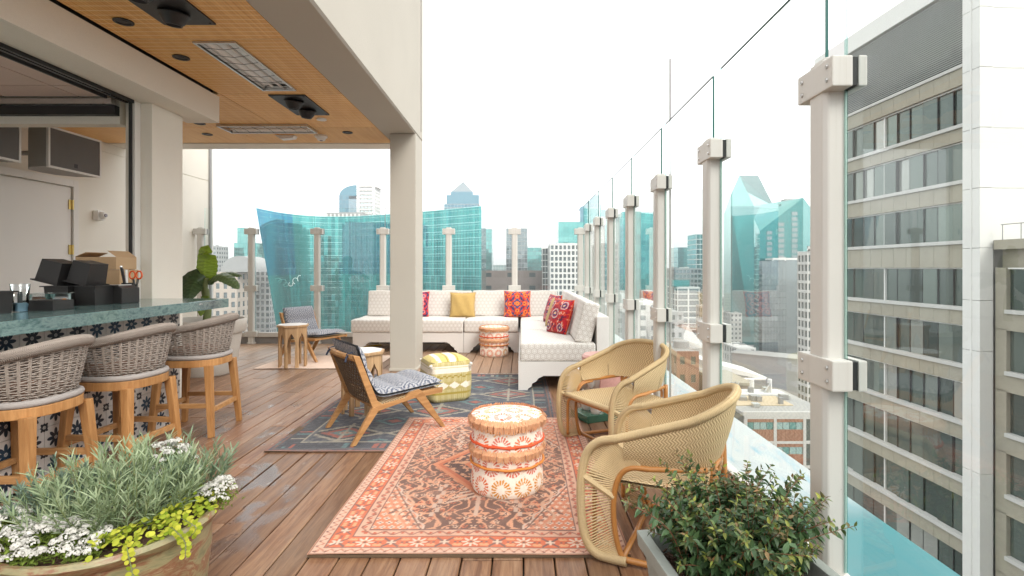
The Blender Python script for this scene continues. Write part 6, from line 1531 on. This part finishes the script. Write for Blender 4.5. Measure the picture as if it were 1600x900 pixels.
for k in range(6):
    z1 = zr - .62 - k * f
    MB().box(-w2, w2, -.02, .28, z1 - .45, z1).build('concrete_band', 'concrete_pale', bb)
    for i in range(len(xs) - 1):
        x0, x1 = xs[i] + .5, xs[i + 1] - .0
        MB().box(x0, x1, .02, .28, z1 - 1.0, z1 - .452).build('brick_panel', 'brick_red', bb); MB().box(x0, x1, .02, .28, z1 - f + .002, z1 - 2.3).build('brick_panel', 'brick_red', bb)
        for j in range(4):
            u0 = x0 + (x1 - x0) * j / 4; u1 = x0 + (x1 - x0) * (j + 1) / 4; MB().box(u0 + .04, u1 - .04, .18, .24, z1 - 2.28, z1 - 1.02).build('window', 'glass_sky' if (i + j + k) % 3 else 'glass_teal_pale', bb)
        if (i + k) % 2 == 0: MB().box(x0 - .35, x0 + .75, -.03, .02, z1 - f + .5, z1 - f + 1.75).build('window', 'glass_dark', bb)
for x in xs: MB().box(x - .0, x + .5, -.05, .29, 0, zr - .61).build('pier', 'concrete_pale', bb)
for k in range(13):
    x, y = random.uniform(-w2 + 2, w2 - 2), random.uniform(4, 17); s = random.uniform(.3, .8); b = MB(); b.box(x - s, x + s, y - s, y + s, zr - .08, zr + random.uniform(.4, 1.3)); b.build('rooftop_unit', random.choice(['steel', 'panel_white', 'grey_metal']), bb)
for (x, y) in ((-3.5, 15), (-2.6, 15.5), (3.2, 14.5)):
    b = MB()
    for q in range(5): b.tube([(x + random.uniform(-.7, .7), y, zr), (x + random.uniform(-.7, .7), y + random.uniform(-.3, .3), zr + 2)], .12, 6)
    o = b.build('duct_cluster', 'steel', bb); o['kind'] = 'stuff'
for x in (.8, 4.4): MB().tube([(x, 16, zr), (x, 16, zr + 2.4)], .42, 12).build('vent_stack', 'panel_white', bb)
# ---- low blocks in the slots between the posts
block('apartment_block', 'grey apartment block with many small windows between the second and third posts', 1030, 1068, 487, 190, 20, 'concrete_grey', 'glass_dark', 3.2, 2.6, .45, .5)
ws = city('white_roof_hall', (at(1080, 0, 200).x, 200, G), 'hall with steep pale roof between the second and third posts', rz=radians(20)); zz = at(0, 545, 200).z - G; MB().box(-6, 6, 0, 16, 0, zz).build('wall', 'concrete_pale', ws); MB().prism([(-6.5, zz), (6.5, zz), (-2, zz + 9)], -.4, 16.4, 'y').build('roof', 'roof_white', ws)
block('office_strip', 'beige office strip beside the second post', 1090, 1130, 480, 240, 18, 'stone_beige', 'glass_grey', 3.6, 3, .45, .4)
bk_ = block('brick_block', 'red brick block with grey roof below the third post', 1030, 1092, 549, 120, 16, 'brick_red', 'glass_dark', 4.2, 3.2, .55, .55)
MB().lathe([(1.9, 0), (1.9, 1.6), (1.7, 1.75), (0, 1.8)], 18, (.5, -1, at(0, 549, 120).z - G - .2)).build('roof_tank', 'concrete_grey', bk_)
block('brick_block', 'low red brick block seen between the third and fourth posts', 1000, 1030, 455, 260, 20, 'brick_red', 'glass_grey', 3.8, 3, .5, .5)
block('plain_block', 'plain white block filling the gap behind the fourth post', 980, 1030, 472, 200, 20, 'panel_white', 'glass_grey', 4, 3.5, .55, .5, roof='roof_white')
block('plain_block', 'plain grey block filling the gap behind the fifth post', 940, 986, 478, 220, 20, 'concrete_grey', 'glass_dark', 4, 3.5, .5, .45)
# ---- left side: beige office with vaulted roof, teal blocks
vo = block('vaulted_office', 'beige office with vaulted grey roof beyond the far left railing', 322, 398, 425, 300, 20, 'stone_beige', 'glass_grey', 5.2, 4.6, .40, .52)
wv = vo.location; a, c = at(344, 425, 300), at(402, 400, 300); MB().prism([((a.x + c.x) / 2 - wv.x + (c.x - a.x) / 2 * cos(t), a.z - G + (c.z - a.z) * sin(t)) for t in np.linspace(0, pi, 20)], -9.5, 9.5, 'y').build('vaulted_roof', 'concrete_grey', vo)
block('grey_office', 'grey flat roofed block above the beige office at far left', 318, 355, 384, 400, 16, 'concrete_grey', 'glass_grey', 3.4, 3, .5, .4)
curtain('glass_block', 'pale teal block beyond the far left railing post', 366, 420, 380, 420, 20, 'glass_teal_pale', 'glass_teal', 4, 4, .3)
curtain('glass_block', 'small pale teal tower rising behind the far left post', 371, 388, 356, 460, 14, 'glass_teal_pale', 'glass_teal', 4, 4, .3)
block('grey_office', 'hazy grey slab between the beige office and the turquoise building', 399, 440, 412, 330, 20, 'concrete_grey', 'glass_grey', 3.6, 3, .35, .35)
# ---- far low city, trees, street
rr = random.Random(5); n_ = 0
for k in range(66):
    D = rr.uniform(330, 1500); x = rr.uniform(905, 1290); top = CY + 820 * rr.uniform(22, 52) / D
    if top < 432: top = 432 + rr.uniform(0, 20)
    if D < 400 and 1120 < x < 1260: continue
    w = rr.uniform(14, 34) * 820 / D; tone = rr.choice(['concrete_pale', 'concrete_grey', 'stone_beige', 'brick_red'])
    nm = {'concrete_pale': 'pale', 'concrete_grey': 'grey', 'stone_beige': 'beige', 'brick_red': 'brick'}[tone]; rf = rr.choice(['roof_white', 'roof_grey', 'roof_tan'])
    slot = 'by the railing corner' if x < 940 else 'between the fifth and fourth posts' if x < 988 else 'between the fourth and third posts' if x < 1033 else 'between the third and second posts' if x < 1117 else 'between the second and nearest posts'
    block('low_building', '%s %s low-rise with %s roof %s' % ('distant' if D > 800 else 'midway', nm, rf[5:], slot), x - w / 2, x + w / 2, top, D, rr.uniform(14, 30), tone, 'glass_dark', 3.6, 3.4, .5, .5, roof=rf, group='%s %s low-rises' % (nm, rf[5:]))
for (x0, y0, x1, y1, nm) in ((40, 225, 700, 245, 'road'), (150, 100, 165, 1500, 'road'), (20, 640, 900, 660, 'road')):
    b = MB(); b.box(x0, x1, y0, y1, G + .002, G + .02); tag(b.build(nm, 'asphalt'), kind='structure')
leaf_mat('tree_leaf', .6, .2)
mat('bark', (.10, .07, .05), .9, .2)
def tree_proto(seed, R, Ht):
    rg = np.random.default_rng(seed); e = city('street_tree', (0, 0, G), 'x', 'tree', 'trees along the street')
    b = MB(); b.tube([(0, 0, 0), (.15, 0, Ht * .35), (0, .1, Ht * .7)], [.28, .2, .08], 6)
    for k in range(5): a = k * 1.3; b.tube([(.1, 0, Ht * .35), (cos(a) * R * .6, sin(a) * R * .6, Ht * .65)], [.12, .04], 5)
    b.build('trunk', 'bark', e)
    cl = rg.normal(size=(16, 3)) * np.array([R * .42, R * .42, Ht * .14]) + np.array([0, 0, Ht * .66]); n = 1500
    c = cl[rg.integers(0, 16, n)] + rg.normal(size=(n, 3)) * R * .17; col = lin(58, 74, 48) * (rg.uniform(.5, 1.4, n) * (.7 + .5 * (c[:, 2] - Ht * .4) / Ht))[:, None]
    leaves('crown', c, rg.normal(size=(n, 3)), rg.normal(size=(n, 3)) + np.array([0, 0, 1]), rg.uniform(.35, .7, n), rg.uniform(.25, .5, n), np.clip(col, 0, 1), 'tree_leaf', e, ((0, .3), (.5, 1), (1, .2))); return e
tp = tree_proto(3, 4.2, 9.5); tp2 = tree_proto(8, 3.4, 8)
spots_ = [(1192, 592, 'leftmost dark street tree beside the white framed mid-rise'), (1203, 596, 'tall street tree in the clump left of the grey shed'), (1212, 600, 'rightmost street tree in the clump left of the grey shed'), (1236, 606, 'street tree below the grey shed, left of its pair'), (1249, 609, 'street tree below the grey shed, right of its pair'), (1150, 512, 'small tree before the pale office'), (1165, 520, 'small tree right of the one before the pale office'), (1141, 527, 'low tree close behind the second post')]
for k, (x, y, lab) in enumerate(spots_):
    D = F * (H - G) / (y - CY); X = (x - CX) / F * D
    src = tp if k % 2 == 0 else tp2
    if k < 2: src.location = (X, D, G); src['label'] = lab
    else: o = dup(src, (X, D, G), k * 1.7, lab, .85 + .3 * ((k * 37) % 10) / 10)
def car(loc, rz, paint, label):
    e = city('parked_car', loc, label, 'car', 'cars in the street', rz)
    MB().prism([(-2.1, .35), (2.1, .35), (2.15, .75), (1.2, .92), (-1.9, .95), (-2.15, .8)], -.85, .85, 'y').build('body', paint, e, bevel=.06); MB().prism([(-1.7, .94), (1.05, .92), (.45, 1.42), (-1.3, 1.42)], -.75, .75, 'y').build('cabin', 'glass_dark', e)
    for x in (-1.3, 1.3):
        for y in (-.86, .66): MB().tube([(x, y, .33), (x, y + .2, .33)], .33, 12).build('wheel', 'rubber', e)
for k, (x, y, pm, cn_) in enumerate(((1160, 583, 'panel_white', 'white'), (1172, 584, 'dark_metal', 'dark'), (1178, 579, 'steel', 'silver'), (1142, 582, 'concrete_grey', 'grey'), (1225, 603, 'cord_red', 'red'))):
    D = F * (H - G) / (y - CY); car(((x - CX) / F * D, D, G), .3 * k, pm, 'tiny %s car parked in the street far below' % cn_)
# ---- the neighbouring office building on the right
DV = Vector((-.0366, 1.0, 0)).normalized(); O0 = Vector((29.8, 35.2, 0)); rz = atan2(-DV.x, DV.y)
ob = empty('office_building', (O0.x, O0.y, G), rz, 'tall concrete office building with green window bands right beside the terrace', 'building')
# local frame: +y runs away along the facade, -x faces the terrace; z measured from ground
tops = [13.6, 9.8, 5.72, 1.24] + [1.24 - 3.87 * k for k in range(1, 8)]; L_ = 16.6; pit = 1.3
MB().box(1.2, 14, -.02, L_, 0, 21.3 - G).build('core', 'concrete_grey', ob)
colx = [-.0] + [i * pit for i in range(1, 15)]
for k, z in enumerate(tops):
    zb = z - 2.54; znext = tops[k + 1] if k + 1 < len(tops) else z - 3.87
    for i in range(13):
        y0, y1 = i * pit, min((i + 1) * pit, L_); o = MB().box(.30, .36, y0 + .03, y1 - .03, zb - G, z - G).build('pane', 'glass_office', ob); o.rotation_euler = (0, random.uniform(-.002, .002), random.uniform(-.004, .004))
        MB().box(-.02, .5, y0 + .01, y1 - .01, znext + .1 - G, zb - .26 - G).build('spandrel_panel', 'concrete_tan', ob)
    MB().box(-.16, .45, 0, L_, zb - .25 - G, zb - .002 - G).build('sill', 'concrete_pale', ob)
    MB().box(.18, .42, 0, L_, z + .002 - G, z + .095 - G).build('head_rail', 'panel_white', ob)
    MB().box(.20, .40, 7.72, 7.84, zb - G, z - G).build('mullion', 'panel_white', ob)
    b = MB()
    for i in range(1, 13):
        if i != 6: b.box(.27, .38, i * pit - .028, i * pit + .028, zb - G, z - G)
    o = b.build('mullions', 'black_metal', ob); o['kind'] = 'stuff'
for i in range(13): MB().box(-.02, .5, i * pit + .01, (i + 1) * pit - .01, 13.72 - G, 14.85 - G).build('spandrel_panel', 'concrete_tan', ob)
MB().box(-.12, .5, 0, L_, 14.87 - G, 15.1 - G).build('sill', 'concrete_pale', ob)
MB().box(.5, .7, 0, L_, 15.1 - G, 20.5 - G).build('louver_back', 'dark_metal', ob)
b = MB(); n = 34
for k in range(n): z = 15.15 + 5.3 * k / n - G; b.add([(.1, 0, z), (.1, L_, z), (.42, L_, z + .09), (.42, 0, z + .09), (.1, 0, z + .05), (.1, L_, z + .05), (.42, L_, z + .13), (.42, 0, z + .13)], [(0, 1, 2, 3), (7, 6, 5, 4), (0, 4, 5, 1), (3, 2, 6, 7)])
o = b.build('louvers', 'louver_grey', ob); o['kind'] = 'stuff'
MB().box(-.1, 1.2, -.0, L_ + .3, 20.52 - G, 22 - G).build('parapet', 'panel_white', ob); MB().box(-.02, 1.2, 0, L_, 0, tops[-1] - 2.9 - 3 - G).build('lower_wall', 'concrete_tan', ob)
MB().box(-.05, .6, L_, L_ + .3, 0, 20.5 - G).build('corner_fin', 'concrete_pale', ob)
for z0, z1 in ((-60, -20), (-20, -12), (-12, -4.1), (-4.1, -.8), (-.8, 2.6), (2.6, 6.5), (6.5, 10.4), (10.4, 14.3), (14.3, 18.2), (18.2, 24)):
    MB().box(-.3, .6, -1.35, -.06, z0 + .012 - G, z1 - .012 - G).build('pier_panel', 'panel_white', ob, bevel=.03)
MB().box(-.34, -.28, -.78, -.66, 0, 24 - G).build('pier_rib', 'panel_white', ob)
for z0, z1 in ((3.1, 6.5), (6.5, 10.4), (10.4, 14.3), (14.3, 18.2), (18.2, 24), (24, 30)):
    for x0, x1 in ((.62, 6), (6, 12), (12, 20)): MB().box(x0 + .012, x1 - .012, -1.2, -.06, z0 + .012 - G, z1 - .012 - G).build('tower_panel', 'panel_white', ob)
nb = empty('office_wing', (30.45, 33.75, G), rz, 'lower concrete office wing at the right picture edge', 'building')
MB().box(.5, 16, -24, 0, 0, 2.9 - G).build('core', 'concrete_tan', nb); MB().box(-.1, 16, -24, 0, 2.5 - G, 3.1 - G).build('parapet', 'concrete_tan', nb)
for k in range(8):
    z = 1.24 - 3.87 * k; zb = z - 2.54
    MB().box(0, .5, -24, -.02, zb - 1.33 + .012 - G, zb - .25 - G).build('spandrel', 'concrete_tan', nb); MB().box(-.14, .4, -24, -.75, zb - .248 - G, zb - .01 - G).build('sill', 'concrete_pale', nb); MB().box(.1, .34, -24, -.75, z - G, z + .09 - G).build('head_rail', 'panel_white', nb)
    MB().box(0, .5, -.75, -.02, zb - .25 - G, z + .1 - G).build('pier', 'concrete_tan', nb)
    for i in range(8): o = MB().box(.25, .31, -.75 - (i + 1) * 1.5 + .03, -.75 - i * 1.5 - .03, zb - G, z - .005 - G).build('pane', 'glass_office', nb)
for y in (-.3, -1.5, -2.7): MB().tube([(.2, y, 3.1 - G), (.2, y, 4.1 - G)], .03, 5).build('rail_post', 'grey_metal', nb)
MB().tube([(.2, -.2, 4.08 - G), (.2, -12, 4.08 - G)], .03, 5).build('roof_rail', 'grey_metal', nb)
# ---- buildings on our own side of the street, seen mirrored in the glass fronts
for k, (x, y, w, d, z, m_) in enumerate(((-70, -90, 46, 30, 34, 'stone_brown'), (-10, -140, 60, 30, 22, 'concrete_grey'), (70, -110, 44, 34, 40, 'stone_beige'), (-170, -40, 60, 40, 12, 'concrete_tan'))):
    e = city('opposite_building', (x, y, G), ('brown stone', 'grey concrete', 'beige stone', 'tan concrete')[k] + ' office behind the terrace, mirrored in the glass facades'); h = z - G
    MB().box(-w / 2 + .3, w / 2 - .3, -d / 2 + .3, d / 2 - .3, 0, h - .5).build('glazing', 'glass_dark', e); b = MB()
    for q in range(int(h / 3.8)): b.box(-w / 2, w / 2, -d / 2, d / 2, q * 3.8, q * 3.8 + 1.7)
    for q in range(int(w / 4) + 1): b.box(-w / 2 + q * 4 - .5, -w / 2 + q * 4 + .5, -d / 2 - .02, d / 2 + .02, 0, h)
    b.box(-w / 2 - .05, w / 2 + .05, -d / 2 - .05, d / 2 + .05, h - 1, h); o = b.build('wall_grid', m_, e, fix=False); o['kind'] = 'stuff'
b = MB(); b.box(-14, 1.6, -8, 9.88, G + .03, -4.21); tag(b.build('terrace_building', 'concrete_tan'), 'tan building that carries the roof terrace', 'building')

# ------------------------------------------------------------------ haze over the city
b = MB(); b.box(-9000, 9000, -2600, 9200, G - 2, 118); hz_o = tag(b.build('haze', 'panel_white'), kind='stuff')
mt = bpy.data.materials.new('haze_air'); mt.use_nodes = True; nt = mt.node_tree
for n in list(nt.nodes):
    if n.type != 'OUTPUT_MATERIAL': nt.nodes.remove(n)
pv = nt.nodes.new('ShaderNodeVolumePrincipled'); pv.inputs['Color'].default_value = (.97, .985, 1, 1); pv.inputs['Density'].default_value = .0004; pv.inputs['Anisotropy'].default_value = .2
nt.links.new(pv.outputs[0], [n for n in nt.nodes if n.type == 'OUTPUT_MATERIAL'][0].inputs['Volume'])
hz_o.data.materials.clear(); hz_o.data.materials.append(mt)
